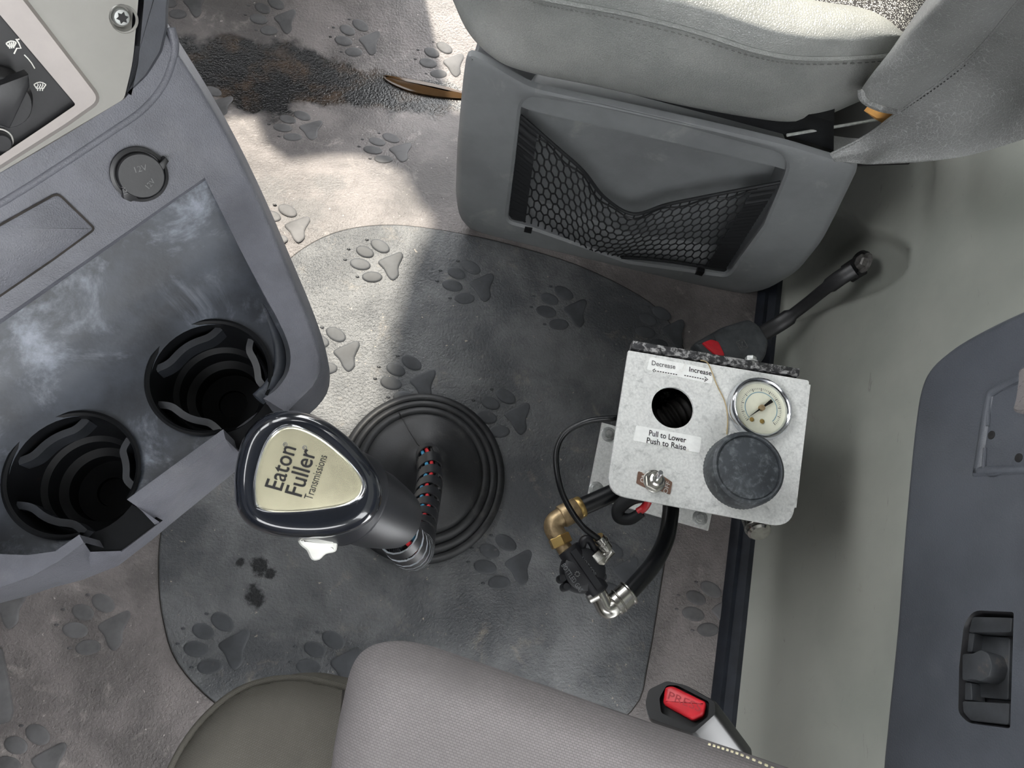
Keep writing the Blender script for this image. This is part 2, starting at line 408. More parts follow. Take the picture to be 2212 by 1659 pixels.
# kick strip between floor and wall
pr = [(.0, .0), (.004, .014), (.012, .017), (.020, .010), (.026, .013), (.032, .006), (.034, -.02)]
rows = [[W0+wd_*a+wn*(d-.002+.012)+Z3*z for a in np.linspace(-.7, .65, 40)] for d, z in pr]
ks = mk('baseboard_rear', loft(rows, False), M['strip']); tag(ks, 'black rubber kick strip where the floor meets the wall', kind='structure')

# unseen cab round the frame: doors, roof, bulkheads; openings shaped for the light
def shell(name, outer, holes, lift, th, kind='structure', label=None):
    g = sheet(outer, holes, lift); o = mk(name, g, M['roof']); md = o.modifiers.new('t', 'SOLIDIFY'); md.thickness = th; tag(o, label, kind=kind); return o
YP = 1.12
pa = [(498, 236), (556, 236), (575, 290), (625, 330), (700, 318), (785, 318), (868, 352), (905, 420), (938, 452), (925, 500), (880, 590), (842, 720), (832, 800), (845, 900), (760, 960), (560, 900), (420, 640), (380, 330)]
hole1 = []  # opening traced back along the sun from the wanted floor patch
for q in pa:
    p = PS(q[0], q[1], zf, -.2, .2); s = (YP-p[1])/-SUN[1]; r = p-SUN*s; hole1.append((r[0], r[2]))
hole2 = []  # opening made up to put sun on the cushion top
for q in ((1350, -160, .44), (1400, -60, .44), (1560, 10, .45), (1760, 60, .45), (1960, 40, .45), (2000, -200, .45), (1300, -300, .45)):
    p = P(*q); s = (YP-p[1])/-SUN[1]; r = p-SUN*s; hole2.append((r[0], r[2]))
shell('wall_passenger', [(-1., -.1), (.75, -.1), (.75, 1.75), (-1., 1.75)], [hole1, hole2, [(-.97, .35), (-.56, .35), (-.56, 1.6), (-.97, 1.6)], [(-.04, .08), (.4, .08), (.4, .5), (-.04, .5)]], lambda x, z: A(x, YP, z), .02, label='passenger door lining with openings made up to let in light')  # low and front openings made up to brighten the far floor
shell('wall_driver', [(-1., -.1), (.75, -.1), (.75, 1.75), (-1., 1.75)], [[(-.6, .88), (.42, .88), (.42, 1.5), (-.5, 1.5)]], lambda x, z: A(x, -.75, z), .02, label='driver door lining with a side window opening')
shell('wall_front', [(-.75, -.1), (YP, -.1), (YP, 1.75), (-.75, 1.75)], [[(.0, .78), (YP-.05, .72), (YP-.05, 1.62), (.0, 1.62)]], lambda y, z: A(-1., y, z), .02, label='front bulkhead with the windscreen opening')
shell('ceiling', [(-1., -.75), (.75, -.75), (.75, YP), (-1., YP)], [], lambda x, y: A(x, y, 1.75), .02, label='grey cab roof lining')

da = mk('dash_light_block_1', join(box(A(-.775, .185, .70), A(.215, 0, 0), A(0, .93, 0), A(0, 0, .14)), box(A(-.62, .185, .80), A(.07, 0, 0), A(0, .93, 0), A(0, 0, .05))), M['plasticsm'])  # unseen block added to keep windscreen light off the floor
tag(da, 'unseen dark dashboard mass added to block windscreen light', kind='structure')

# oval cover panel in the floor
ov = [(345, 1250), (355, 1340), (385, 1430), (470, 1520), (600, 1590), (800, 1650), (1000, 1672), (1200, 1640), (1362, 1535), (1398, 1430), (1428, 1250), (1445, 1150), (1472, 1000), (1484, 860), (1478, 765), (1440, 692), (1380, 640), (1250, 576), (1100, 530), (980, 504), (850, 488), (740, 500), (660, 536), (600, 590), (520, 700), (440, 850), (380, 1020), (350, 1150)]
ov3 = cr([P(x, y, 0) for x, y in ov], 4, True)
cov = mk('floor_cover', loft([ov3, ov3+Z3*.0022, inset(ov3, Z3, .0008)+Z3*.003, inset(ov3, Z3, .002)+Z3*.0032], True, False, True), M['cover'])
tag(cov, 'large oval dark rubber cover panel set in the floor round the gear lever', 'floor cover')
mk('seam', loft([inset(ov3, Z3, -.0016)+Z3*.0008, inset(ov3, Z3, .0002)+Z3*.0012], True), M['seam'], cov)

# paw prints: pads traced from one print, repeated at one size
crop = lambda x, y: P(x*.3436, 1180+y*.3436, 0)
c0 = crop(600, 500)
def ell(cx, cy, rx, ry, an):
    return [crop(cx+rx*math.cos(t)*math.cos(an)-ry*math.sin(t)*math.sin(an), cy+rx*math.cos(t)*math.sin(an)+ry*math.sin(t)*math.cos(an))-c0 for t in np.linspace(0, 2*math.pi, 20, endpoint=False)]
toes = [ell(650, 357, 78, 54, .5), ell(523, 415, 72, 50, .3), ell(473, 527, 82, 51, .1), ell(555, 636, 82, 48, -.12)]
heel = cr([crop(*q)-c0 for q in ((800, 403), (822, 440), (775, 535), (768, 610), (718, 658), (680, 625), (655, 560), (617, 510), (640, 478), (715, 440))], 3, True)
claws = [[crop(cx+16*math.cos(t), cy+9*math.sin(t))-c0 for t in np.linspace(0, 2*math.pi, 8, endpoint=False)] for cx, cy in ((552, 305), (397, 397), (357, 493), (438, 640))]
def padmesh(name, pts, mt='pad'):
    pts = np.array(pts); c = pts.mean(0)
    V, Fc = loft([pts-c-Z3*.001, pts-c+Z3*.0006, inset(pts-c, Z3, .0007)+Z3*.0011, inset(pts-c, Z3, .0025)+Z3*.0013], True, False, True)
    me = bpy.data.meshes.new(name); me.from_pydata([tuple(v) for v in V], [], Fc)
    me.materials.append(M[mt]); me.polygons.foreach_set('use_smooth', [True]*len(Fc)); me.set_sharp_from_angle(angle=math.radians(50)); return me, c
PAD = {k: (padmesh('paw_print', heel, m_), [padmesh('toe_pad', t, m_) for t in toes]+[padmesh('claw_mark', c, m_) for c in claws]) for k, m_ in ((0, 'pad'), (1, 'pad2'))}
paws = [(206, 1352, 0), (466, 1393, 1), (708, 1432, 1), (62, 1642, 0), (-18, 1305, 0), (588, 38, 0), (392, 2, 0), (771, 85, 0), (953, 133, 0), (448, 222, 0), (642, 274, 0), (836, 322, 0), (610, 487, 0), (812, 566, 1), (1010, 612, 1), (1212, 668, 1), (1425, 712, 1), (880, 822, 1), (715, 760, 1), (1085, 895, 1), (1085, 1217, 1), (1532, 1318, 0), (1318, 1232, 1), (1300, 60, 0), (960, 1560, 1)]
for i, (px, py, on) in enumerate(paws):
    q = P(px, py, .0032) if on else PS(px, py, zf, -.2, .2)
    par = cov if on else floor; heelm, toem = PAD[on]
    e = .002; x, y = q[:2]
    nz = nrm(A(-(zf(x+e, y)-zf(x-e, y))/(2*e), -(zf(x, y+e)-zf(x, y-e))/(2*e), 1)) if not on else Z3
    rot = Vector((0, 0, 1)).rotation_difference(Vector(nz))
    h = bpy.data.objects.new('paw_print', heelm[0]); COL.objects.link(h); h.parent = par
    h.rotation_mode = 'QUATERNION'; h.rotation_quaternion = rot
    h.location = Vector(q)+rot@Vector(heelm[1])
    for me, c in toem:
        t = bpy.data.objects.new(me.name.split('.')[0], me); COL.objects.link(t); t.parent = h; t.location = Vector(c-heelm[1])

hp = np.array([P(x, y, .0) for x, y in rnd([(-150, 1395), (6, 1400), (20, 1470), (31, 1540), (22, 1560), (-150, 1600)], [0, 8, 0, 12, 10, 0], 4)])
mk('heel_pad', prism(hp, Z3*.004, .0012), M['pad'], floor)
# puddle in the gutter
pu = cr([PS(x, y, zf, -.2, .2) for x, y in ((828, 166), (870, 171), (940, 184), (1000, 201), (1030, 214), (975, 214), (900, 203), (848, 184))], 4, True)
pud = mk('puddle', loft([pu-Z3*.002, pu+Z3*.003, inset(pu, Z3, .004)+Z3*.004], True, False, True), M['water'])
tag(pud, 'brown muddy puddle in the floor gutter beside the seat base', 'puddle')

# ================================================================== CENTRE CONSOLE
cB, cA = P(160, 1025, .385), P(455, 815, .385)
E1 = nrm(cA-cB); E2 = A(-E1[1], E1[0], 0)
TT = A(-.30, -.06, 0, .05, .085, .105, .142, .2, .4); HH_ = A(.38, .400, .405, .415, .424, .439, .487, .566, .84)
hcon = lambda x, y: np.interp(np.dot(A(x, y, 0)-A(cA[0], cA[1], 0), E2), TT, HH_)
T2 = A(-.3, -.05, -.03, .02, .035, .05, .07, .09, .100, .112, .2); H2 = A(.392, .392, .386, .3855, .3875, .393, .405, .4225, .4325, .443, .55)
htray = lambda x, y: np.interp(np.dot(A(x, y, 0)-A(cA[0], cA[1], 0), E2), T2, H2)
C = lambda px, py: PS(px, py, hcon, .3, .75)
CT = lambda px, py: PS(px, py, htray, .3, .75)
con = root('centre_console', 'grey moulded centre console with two cup holders and worn tray', 'console', P(300, 800, .33))
L2l = [(-260, 868), (0, 690), (120, 607), (240, 524), (360, 440), (442, 384)]
inner = [(442, 384), (485, 470), (530, 560), (570, 635), (605, 700), (626, 755), (624, 800), (600, 838), (569, 861)]
inner = [tuple(p) for p in cr(inner, 3)]
outer_r = [(352, 60), (378, 105), (425, 178), (478, 268), (520, 350), (562, 440), (602, 535), (645, 640), (676, 720), (689, 770), (690, 800), (675, 832), (645, 862), (618, 890)]
outer_r = [tuple(p) for p in cr(outer_r, 2)]
L1 = [(-260, 535), (0, 375), (135, 296), (270, 213), (310, 160)]
outer_in = [tuple(A(*p)+8*nrm(A(-(A(*q)-A(*o_))[1], (A(*q)-A(*o_))[0]))) for o_, p, q in zip([outer_r[0]]+outer_r[:-1], outer_r, outer_r[1:]+[outer_r[-1]])]
top = sheet(L1+outer_in+inner[::-1]+L2l[::-1][1:], [], C, 36)
# inner wall down to the tray
iw = L2l+inner
inner_wall = loft([[C(*p) for p in iw], [C(*p)+A(0, 0, -.003)-0*Z3 for p in iw], [A(*C(*p)[:2], CT(*p)[2]-.002) for p in iw]], False)
# lips left of each cup notch
lipl = [(-260, 1330), (-100, 1302), (0, 1269), (70, 1244), (130, 1210), (181, 1172), (171, 1155), (119, 1191), (60, 1199), (0, 1197), (-100, 1180), (-260, 1140)]
lipm = [(274, 1079), (294, 1093), (487, 948), (482, 927), (378, 1003)]
LZ = lambda px, py: P(px, py, .402)
lips = join(sheet(lipl, [], LZ), sheet(lipm, [], LZ))
def vwall(pts, f, dz): return loft([[f(*p) for p in pts], [f(*p)-Z3*dz for p in pts]], False)
lw = join(vwall([(171, 1155), (119, 1191), (60, 1199), (0, 1197), (-260, 1140)], LZ, .02), vwall([(482, 927), (378, 1003), (274, 1079)], LZ, .014),
          vwall([(181, 1172), (171, 1155)], LZ, .05), vwall([(274, 1079), (294, 1093)], LZ, .05), vwall([(482, 927), (487, 948)], LZ, .05), vwall([(569, 861), (618, 890)], C, .05))
# skirt: front and right faces, top edge drops through the notches
def sk(tp, bt, mid=.5):
    return loft([tp, [a*.75+b*.25+A(0, 0, .004) for a, b in zip(tp, bt)], [a*.35+b*.65+A(0, 0, .005) for a, b in zip(tp, bt)], bt, [b+A(-.02, .02, -.006) for b in bt]], False)
tp = [LZ(*p) for p in [(-260, 1330), (-100, 1302), (0, 1269), (70, 1244), (130, 1210), (181, 1172)]]+[P(195, 1192, .372), P(262, 1190, .372), P(345, 1128, .372)]+[LZ(294, 1093), LZ(390, 1021), LZ(487, 948)]+[P(530, 990, .372), P(600, 948, .372)]
bt = [P(*p, .345) for p in [(-260, 1390), (-100, 1340), (0, 1303), (62, 1287), (112, 1270), (180, 1252), (205, 1242), (256, 1222), (330, 1165), (358, 1141), (440, 1074), (525, 1005), (550, 985), (615, 935)]]
front = sk(tp, bt)
tpr = [C(*p) for p in outer_r]
sil = cr([(364, 65), (386, 98), (436, 178), (492, 275), (538, 362), (582, 455), (622, 545), (664, 642), (695, 725), (708, 775), (713, 815), (706, 850), (684, 880), (655, 905)], 2)
def lower(p3, q, i):
    return PL(q[0], q[1], A(0, 0, p3[2]-.055-.03*min(1, i/20)), Z3)
btr = [lower(a, q, i) for i, (a, q) in enumerate(zip(tpr, sil))]
side = loft([[C(*p) for p in outer_in], [C(*(A(*p)*.5+A(*q)*.5))-Z3*.0003 for p, q in zip(outer_in, outer_r)], [p-Z3*.0014 for p in tpr], [a*.85+b*.15+nrm(A((a-b)[1], -(a-b)[0], 0)+1e-9)*0+A(.001, 0, .001) for a, b in zip(tpr, btr)], [a*.5+b*.5+A(.003, -.001, .008) for a, b in zip(tpr, btr)], btr, [b+A(-.03, .01, -.05) for b in btr], [b+A(-.10, .06, -.05) for b in btr]], False)
corner = loft([[C(618, 890), C(645, 862)], [btr[-1], btr[-3]]], False)
ub = [b+A(-.02, .02, -.006) for b in bt]
under = sheet([p[:2] for p in ub]+[(ub[-1]+A(-.3, .3, 0))[:2], (ub[0]+A(-.3, .3, 0))[:2]], [[p[:2] for p in [c_+.0395*A(math.cos(t), math.sin(t), 0) for t in np.linspace(0, 2*math.pi, 32, endpoint=False)]] for c_ in (cA, cB)], lambda x, y: A(x, y, .339))
mk('body', join(top, inner_wall, lips, lw, front, side, under), M['plastic'], con, 48)
# tray with two round openings, open to the front
def circ(c, r, n=44): return [c+r*A(math.cos(t), math.sin(t), 0) for t in np.linspace(0, 2*math.pi, n, endpoint=False)]
def pxl(p):
    c = R.T@(np.array(p)-O); return CX-F*c[0]/c[2], CY+F*c[1]/c[2]
RA, RB = .0405, .0405
hA = [pxl(p) for p in circ(cA, RA)]; hB = [pxl(p) for p in circ(cB, RB)]
nA = [(483, 927), (490, 860), (569, 861), (660, 930), (530, 1010)]; nB = [(171, 1155), (200, 1080), (274, 1079), (370, 1130), (262, 1210)]
tray_out = [(-260, 862)]+L2l[1:-1]+inner+[(482, 927), (274, 1079), (171, 1155), (119, 1191), (60, 1199), (0, 1197), (-260, 1140)]
tr = mk('tray', sheet(tray_out, [hA, hB, nA, nB], CT, 22), M['tray'], con, 50)
tag(tr, 'dark scuffed tray floor')
# raised crease across the tray is part of its height; rims and liners
def cupliner(c, r, n0, n1, tabs):
    # n0..n1: angle range (world) left open to the front
    seg = 72; prof = [(r+.003, .0035), (r+.0012, .0042), (r-.0005, .003), (r-.0012, -.004), (r-.0025, -.018), (r-.006, -.030), (r-.0095, -.033), (r-.011, -.046), (r-.0165, -.049), (r-.0175, -.062), (.011, -.064), (.0105, -.067)]
    V = []; Fc = []
    for rr, h in prof:
        for k in range(seg): t = 2*math.pi*k/seg; V.append(tuple(c+A(rr*math.cos(t), rr*math.sin(t), h)))
    for i in range(len(prof)-1):
        for k in range(seg):
            t = (2*math.pi*(k+.5)/seg-n0) % (2*math.pi)
            if t < (n1-n0) % (2*math.pi) and i < 4: continue
            a, b = i*seg+k, i*seg+(k+1) % seg; Fc.append((a, b, b+seg, a+seg))
    Fc.append(tuple((len(prof)-1)*seg+k for k in range(seg)))
    cl = mk('cup_liner', (V, Fc), M['cup'], con, 30)
    for a0, a1 in tabs:
        d = ((a1-a0+math.pi) % (2*math.pi))-math.pi
        path = []
        for f, q in ((-.12, .001), (-.02, .006), (.1, .0085), (.3, .009), (.5, .009), (.7, .009), (.9, .0085), (1.02, .006), (1.12, .001)):
            an = a0+d*f; path.append(c+A((r-q)*math.cos(an), (r-q)*math.sin(an), -.003))
        path = cr(path, 2)
        T = np.gradient(path, axis=0); rings = []
        for p, t in zip(path, T):
            s = nrm(np.cross(Z3, t))*.0024; rings.append([p+s, p-s-Z3*.001, p-s-Z3*.014, p+s-Z3*.014])
        mk('grip_tab', loft(rings, True, True, True), M['tab'], cl, 30)
    return cl
ang = lambda c, px, py: math.atan2(*(P(px, py, c[2])-c)[1::-1])
cupliner(cA, RA, ang(cA, 480, 925), ang(cA, 575, 862), [(ang(cA, 345, 780), ang(cA, 455, 700)), (ang(cA, 550, 735), ang(cA, 575, 825)), (ang(cA, 350, 880), ang(cA, 455, 925))])
cupliner(cB, RB, ang(cB, 180, 1158), ang(cB, 278, 1075), [(ang(cB, 45, 980), ang(cB, 165, 905)), (ang(cB, 270, 960), ang(cB, 285, 1040)), (ang(cB, 50, 1095), ang(cB, 160, 1150))])
# notch floors
for c_, nq in ((cB, [(171, 1160), (200, 1085), (274, 1085), (352, 1124), (262, 1192), (200, 1195)]), (cA, [(483, 932), (500, 870), (569, 868), (640, 920), (535, 1000)])):
    mk('notch_floor', sheet(nq, [[pxl(p) for p in circ(A(c_[0], c_[1], .371), RA-.002)]], lambda x, y: P(x, y, .371)), M['cup'], con)
bd = cr([CT(*p)+Z3*.001 for p in ((508, 545), (548, 620), (582, 690), (602, 748), (603, 795), (584, 832), (556, 860))], 8)
mk('tray_bead', tube(bd-Z3*.0036, [.001+.0042*sm(i/30) for i in range(len(bd))], 12), M['tray'], con)
# fascia fittings: blank cover and power socket cap
nF = nrm(np.cross(C(300, 330)-C(200, 400), C(200, 400)-C(230, 440))); nF = nF if nF[2] > 0 else -nF
def onF(poly, d=0.): return np.array([C(*p)+nF*d for p in poly])
bc = rnd([(-200, 600), (0, 482), (124, 413), (208, 494), (118, 560), (0, 641), (-200, 780)], [0, 0, 16, 12, 0, 0, 0], 4)
mk('cover_gap', loft([onF(bc, .0012), inset(onF(bc), nF, .0016)+nF*.0012], True), M['seam'], con)
mk('blank_cover', loft([inset(onF(bc), nF, .0012)+nF*.0002, inset(onF(bc), nF, .0014)+nF*.0014, inset(onF(bc), nF, .003)+nF*.002], True, False, True), M['plastic'], con)
sc_ = C(300, 376)
sock = mk('socket_cap', lathe([(.0178, -.001), (.0178, .003), (.0158, .0036), (.0155, .002), (.0148, .002), (.0146, .0065), (.0138, .0075)], sc_, nF, 48), M['black'], con, 30)
tb = onF([(335, 352), (352, 336), (360, 345), (342, 372)]); mk('hinge_tab', prism(tb, nF*.007, .001), M['black'], sock)
tb = onF([(258, 395), (262, 425), (278, 432), (296, 424)]); mk('finger_tab', prism(tb, nF*.007, .001), M['black'], sock)
for a, b in (((293, 373), (319, 367)), ((322, 408), (336, 392)), ((276, 418), (270, 402))):
    off = nF*.0075; pa_, pb_ = PL(*a, sc_+off, nF), PL(*b, sc_+off, nF)
    mk('lettering', text_geo('12V', pa_, pb_, nF), M['greyink'], sock)
# raised bolster ridge along the bezel
rid = cr([C(*p)+nF*-.001 for p in ((-260, 585), (0, 440), (120, 365), (230, 292), (305, 240), (350, 188), (372, 135), (378, 95), (370, 60))], 6)
mk('ridge', tube(rid-nF*.0012, .0032, 10), M['plastic'], con)

# ================================================================== CLIMATE PANEL (upper left)
b0, b1 = C(0, 372), C(270, 213)
nb = nrm(np.cross(nrm(b1-b0), nrm(E2*.35+Z3*.9))); nb = nb if np.dot(nb, O-b0) > 0 else -nb
B = lambda x, y, d=0.: PL(x, y, b0+nb*d, nb)
def onB(poly, d=0.): return np.array([B(*p, d) for p in poly])
cp = root('climate_panel', 'silver climate control panel with black dial plate and recessed screw', 'control panel', B(100, 300))
sp = rnd([(-300, 540), (-300, -300), (320, -300), (299, 0), (287, 135), (268, 214), (0, 373)], [0, 0, 0, 30, 30, 10, 0], 3)
scr = B(265, 39)
hs = [pxl(scr+p) for p in [.0078*(math.cos(t)*nrm(b1-b0)+math.sin(t)*np.cross(nb, nrm(b1-b0))) for t in np.linspace(0, 2*math.pi, 28, endpoint=False)]]
mk('bezel', join(sheet([tuple(p) for p in sp], [hs], lambda x, y: B(x, y, .002)), loft([onB(sp, .002), onB(sp, -.012)])), M['silver'], cp)
mk('screw_recess', lathe([(.0082, .0024), (.007, .001), (.0062, -.004), (.0, -.004)], scr, nb, 28, False, False), M['silver'], cp)
st = [(.0036 if k % 2 else .0022) for k in range(12)]
u_, v_, _ = frame(nb); ring = [scr+r*(math.cos(k*math.pi/6)*u_+math.sin(k*math.pi/6)*v_) for k, r in enumerate(st)]
sw = mk('screw', lathe([(.0052, -.0045), (.0052, -.002), (.0044, -.0008), (.003, -.0004)], scr, nb, 28), M['zinc'], cp)
mk('star_socket', prism(np.array(ring)-nb*.0006, nb*.0004), M['ink'], sw)
fr = rnd([(-300, -210), (20, -30), (48, -2), (215, 215), (140, 268), (0, 357), (-300, 540)], [0, 0, 0, 22, 0, 0, 0], 5)
fri = rnd([(-300, -150), (-20, 10), (0, 32), (164, 226), (100, 270), (0, 337), (-300, 520)], [0, 0, 0, 6, 0, 0, 0], 5)
fo, fi = onB(fr, .002), onB(fri, .001)
def ringloft(*rs): return loft(list(rs), True)
mk('dial_frame', sheet([tuple(p) for p in fr], [[tuple(p) for p in fri]], lambda x, y: B(x, y, .0062)), M['barsilver'], cp)
mk('frame_edge', join(loft([inset(onB(fr, .002), nb, -.002), onB(fr, .0062)]), loft([onB(fri, .0062), onB(fri, 0.)])), M['barsilver'], cp)
pn = mk('dial_plate', sheet([tuple(p) for p in fri], [], lambda x, y: B(x, y, .0025)), M['black'], cp)
kc = B(-8, 205, .003); kr = np.linalg.norm(B(66, 205, .003)-kc)
kb = mk('rotary_knob', lathe([(kr, 0), (kr, .004), (kr*.93, .006), (kr*.84, .012), (kr*.8, .013)], kc, nb, 48), M['black'], cp, 30)
pt = onB([(-30, 180), (52, 150), (56, 176), (12, 268), (-4, 262), (-30, 250)], .014); mk('pointer', prism(pt, nb*.008, .0015), M['black'], kb)
bb = B(-2, 301, .003); mk('push_button', join(lathe([(.0062, 0), (.0062, .001)], bb, nb, 32), lathe([(.0056, 0), (.0056, .005), (.0045, .006)], bb, nb, 32)), M['black'], cp)
mk('button_ring', tube([bb+nb*.001+.0066*(math.cos(t)*u_+math.sin(t)*v_) for t in np.linspace(0, 2*math.pi, 33)], .0005, 6), M['whiteprint'], cp)
def strokes(lines, wd, off=.0026):
    return join(*[polyline_geo([B(x, y, off) for x, y in l], wd, nb, .0002) for l in lines])
def defrost(cx, cy, s, an):
    r = lambda x, y: (cx+s*(x*math.cos(an)-y*math.sin(an)), cy+s*(x*math.sin(an)+y*math.cos(an)))
    ls = [[r(-1, -.2), r(-.5, -.5), r(0, -.6), r(.5, -.5), r(1, -.2)], [r(-1, -.2), r(-.75, .15), r(-.55, .5)], [r(1, -.2), r(.75, .15), r(.55, .5)], [r(-.55, .5), r(0, .35), r(.55, .5)]]
    for x in (-.4, 0, .4): ls.append([r(x, -.35), r(x+.12, -.1), r(x-.1, .2), r(x+.05, .5), r(x, .85)])
    return ls
mk('defrost_symbol', strokes(defrost(86, 185, 13, 0), .0006), M['whiteprint'], pn)
mk('floor_defrost_symbol', strokes(defrost(24, 95, 11, -.1)+[[(34, 84), (40, 92), (45, 104), (36, 104), (30, 116)], [(36, 86), (42, 84)]], .0007), M['whiteprint'], pn)
mk('scale_arc', strokes([[(52, 118), (60, 126), (68, 136), (75, 148)]], .0006), M['whiteprint'], pn)
# dark cheek beside the bezel
ck = rnd([(302, 2), (300, -300), (420, -300), (364, 10), (362, 60), (350, 112), (318, 165), (274, 209), (290, 136)], 6, 3)
mk('side_cheek', loft([onB(ck, -.03), onB(ck, -.002), inset(onB(ck), nb, .002)+nb*.001], True, False, True), M['plasticsm'], cp)

# ================================================================== GEAR LEVER
bc_ = P(911, 1030, .004)
gl = root('gear_lever', 'gear lever with glossy black knob, gold nameplate and round rubber boot', 'gear lever', A(bc_[0], bc_[1], .003))
prof = [(.1005, 0), (.1005, .007), (.096, .0105), (.0925, .011), (.091, .0095), (.0895, .0135), (.0865, .0165), (.083, .0165), (.0812, .015), (.0795, .020), (.076, .0235), (.0725, .0235), (.0705, .0225), (.069, .027), (.066, .0305), (.062, .032), (.05, .038), (.038, .046), (.028, .054), (.024, .060), (.018, .063), (.0135, .068), (.0125, .078)]
axb = nrm(P(924, 1000, .078)-A(bc_[0], bc_[1], .003))
Vb = []
seg = 72
for r, h in prof:
    for k in range(seg):
        t = 2*math.pi*k/seg; sh = (P(926, 1000, .078)[:2]-bc_[:2])*sm(h/.078)
        Vb.append((bc_[0]+sh[0]+r*math.cos(t), bc_[1]+sh[1]+r*1.04*math.sin(t), .003+h))
Fb = [(i*seg+k, i*seg+(k+1) % seg, (i+1)*seg+(k+1) % seg, (i+1)*seg+k) for i in range(len(prof)-1) for k in range(seg)]
bt_ = mk('rubber_boot', (Vb, Fb), M['rubber'], gl, 60)
sl_ = []
for i in range(9, len(prof)-2):
    r, h = prof[i]; t = math.radians(112); sh = (P(926, 1000, .078)[:2]-bc_[:2])*sm(h/.078)
    sl_.append(A(bc_[0]+sh[0]+r*math.cos(t), bc_[1]+sh[1]+r*1.04*math.sin(t), .0034+h))
mk('slit', tube(sl_, .0007, 6), M['ink'], bt_)
lp = [P(926, 1004, .065), P(925, 985, .10), P(928, 1040, .145), P(916, 1110, .21), P(905, 1160, .27), P(895, 1188, .325), P(880, 1178, .365), P(850, 1140, .392), P(810, 1118, .41)]
lp = cr(lp, 14)
mk('shaft', tube(lp, .005, 8), M['frame'], gl)
Tl = np.gradient(lp, axis=0); Tl /= np.linalg.norm(Tl, axis=1)[:, None]
arc = np.concatenate([[0], np.cumsum(np.linalg.norm(np.diff(lp, axis=0), axis=1))])
U = []; u = frame(Tl[0])[0]
for t in Tl: u = nrm(u-np.dot(u, t)*t); U.append(u)
U = np.array(U)
def at(s): return np.array([np.interp(s, arc, lp[:, k]) for k in range(3)]), nrm(np.array([np.interp(s, arc, Tl[:, k]) for k in range(3)])), np.array([np.interp(s, arc, U[:, k]) for k in range(3)])
TOT = arc[-1]
for k, (nm, mm, w0) in enumerate((('red_wire', 'redw', 0.), ('blue_wire', 'bluew', .5), ('black_wire', 'hose', -.5), ('black_wire', 'hose', 1.0))):
    pts = []
    for s in np.linspace(0, TOT*.93, 90):
        p, t, u = at(s); tocam = nrm(O-p); side_ = nrm(np.cross(t, tocam)); fwd = np.cross(side_, t)
        an = w0+.25*math.sin(s*60); pts.append(p+.0104*(math.cos(an)*fwd+math.sin(an)*side_))
    mk(nm, tube(pts, .0021, 8), M[mm], gl)
# spiral wrap: a helical ribbon, white highlights painted on its cut edges near the bend
V, Fc, ix = [], [], []; rows = []
s = .012; ph = 0.; N = 620
for i in range(N):
    f = i/(N-1); s = .010+(TOT*.93-.010)*f
    pitch = .0275 if f < .66 else .0105
    ph += (TOT*.93/N)/pitch*2*math.pi
    p, t, u = at(s); v = np.cross(t, u); d = math.cos(ph)*u+math.sin(ph)*v
    hw = .0092 if f < .66 else .0044
    r = .0122+.0015*sm((f-.6)/.2)
    rows.append([p+d*r-t*hw, p+d*(r+.0012)-t*hw, p+d*(r+.0012)+t*hw, p+d*r+t*hw])
n = 4
for r_ in rows: V += [tuple(q) for q in r_]
for i in range(N-1):
    for j in range(4):
        a, b = i*4+j, i*4+(j+1) % 4; Fc.append((a, b, b+4, a+4)); ix.append(1 if (j in (0, 2) and i/(N-1) > .68) else 0)
mk('spiral_wrap', (V, Fc), M['satin'], gl, 30, [M['satin'], M['edge']], ix, recalc=False)
# knob head
kc0 = P(655, 1035, .468); kn = nrm(nrm(O-kc0)*.72+A(.10, .0, .4)); K = lambda x, y, d=0.: PL(x, y, kc0+kn*d, kn)
ko = cr([(506, 1060), (510, 1000), (530, 938), (572, 898), (628, 887), (688, 900), (745, 938), (795, 990), (822, 1035), (826, 1080), (810, 1118), (770, 1146), (700, 1162), (610, 1160), (548, 1142), (516, 1108)], 5, True)
koc = ko.mean(0)
def kring(sc, d, sx=0, sy=0): return [K(*(koc+(p-koc)*sc+A(sx, sy)), d) for p in ko]
head = loft([kring(.60, -.034, 30, 12), kring(.80, -.030, 18, 8), kring(.93, -.022, 8, 4), kring(.99, -.012), kring(1.0, -.005), kring(.985, .001), kring(.94, .0055), kring(.87, .0085), kring(.80, .0092), kring(.74, .0085)], True, True, True)
mk('knob', head, M['gloss'], gl, 60)
po = cr([(556, 1082), (556, 1030), (574, 968), (600, 934), (634, 925), (682, 944), (735, 984), (772, 1024), (782, 1052), (768, 1076), (730, 1091), (660, 1101), (595, 1103), (566, 1096)], 5, True)
poc = po.mean(0)
pr3 = lambda sc, d: [K(*(poc+(p-poc)*sc), d) for p in po]
mk('chrome_rim', loft([pr3(1.09, .0075), pr3(1.08, .0105), pr3(1.045, .0118), pr3(1.0, .0108), pr3(.985, .0098)], True), M['chrome'], gl, 60)
npl = mk('nameplate', loft([pr3(1.0, .009), pr3(.99, .0102), pr3(.9, .0105)], True, False, True), M['platekn'], gl, 60)
KT = lambda x, y: K(x, y, .0106)
for t, a, b, h, wgt in (('Eaton', (608, 1061), (640, 969), .0100, .008), ('Fuller', (651, 1074), (683, 976), .0100, .008), ('Transmissions', (674, 1081), (707, 986), .0050, -.004)):
    mk('lettering', text_geo(t, KT(*a), KT(*b), kn, height=h, lean=-.0, weight=wgt), M['ink'], npl)
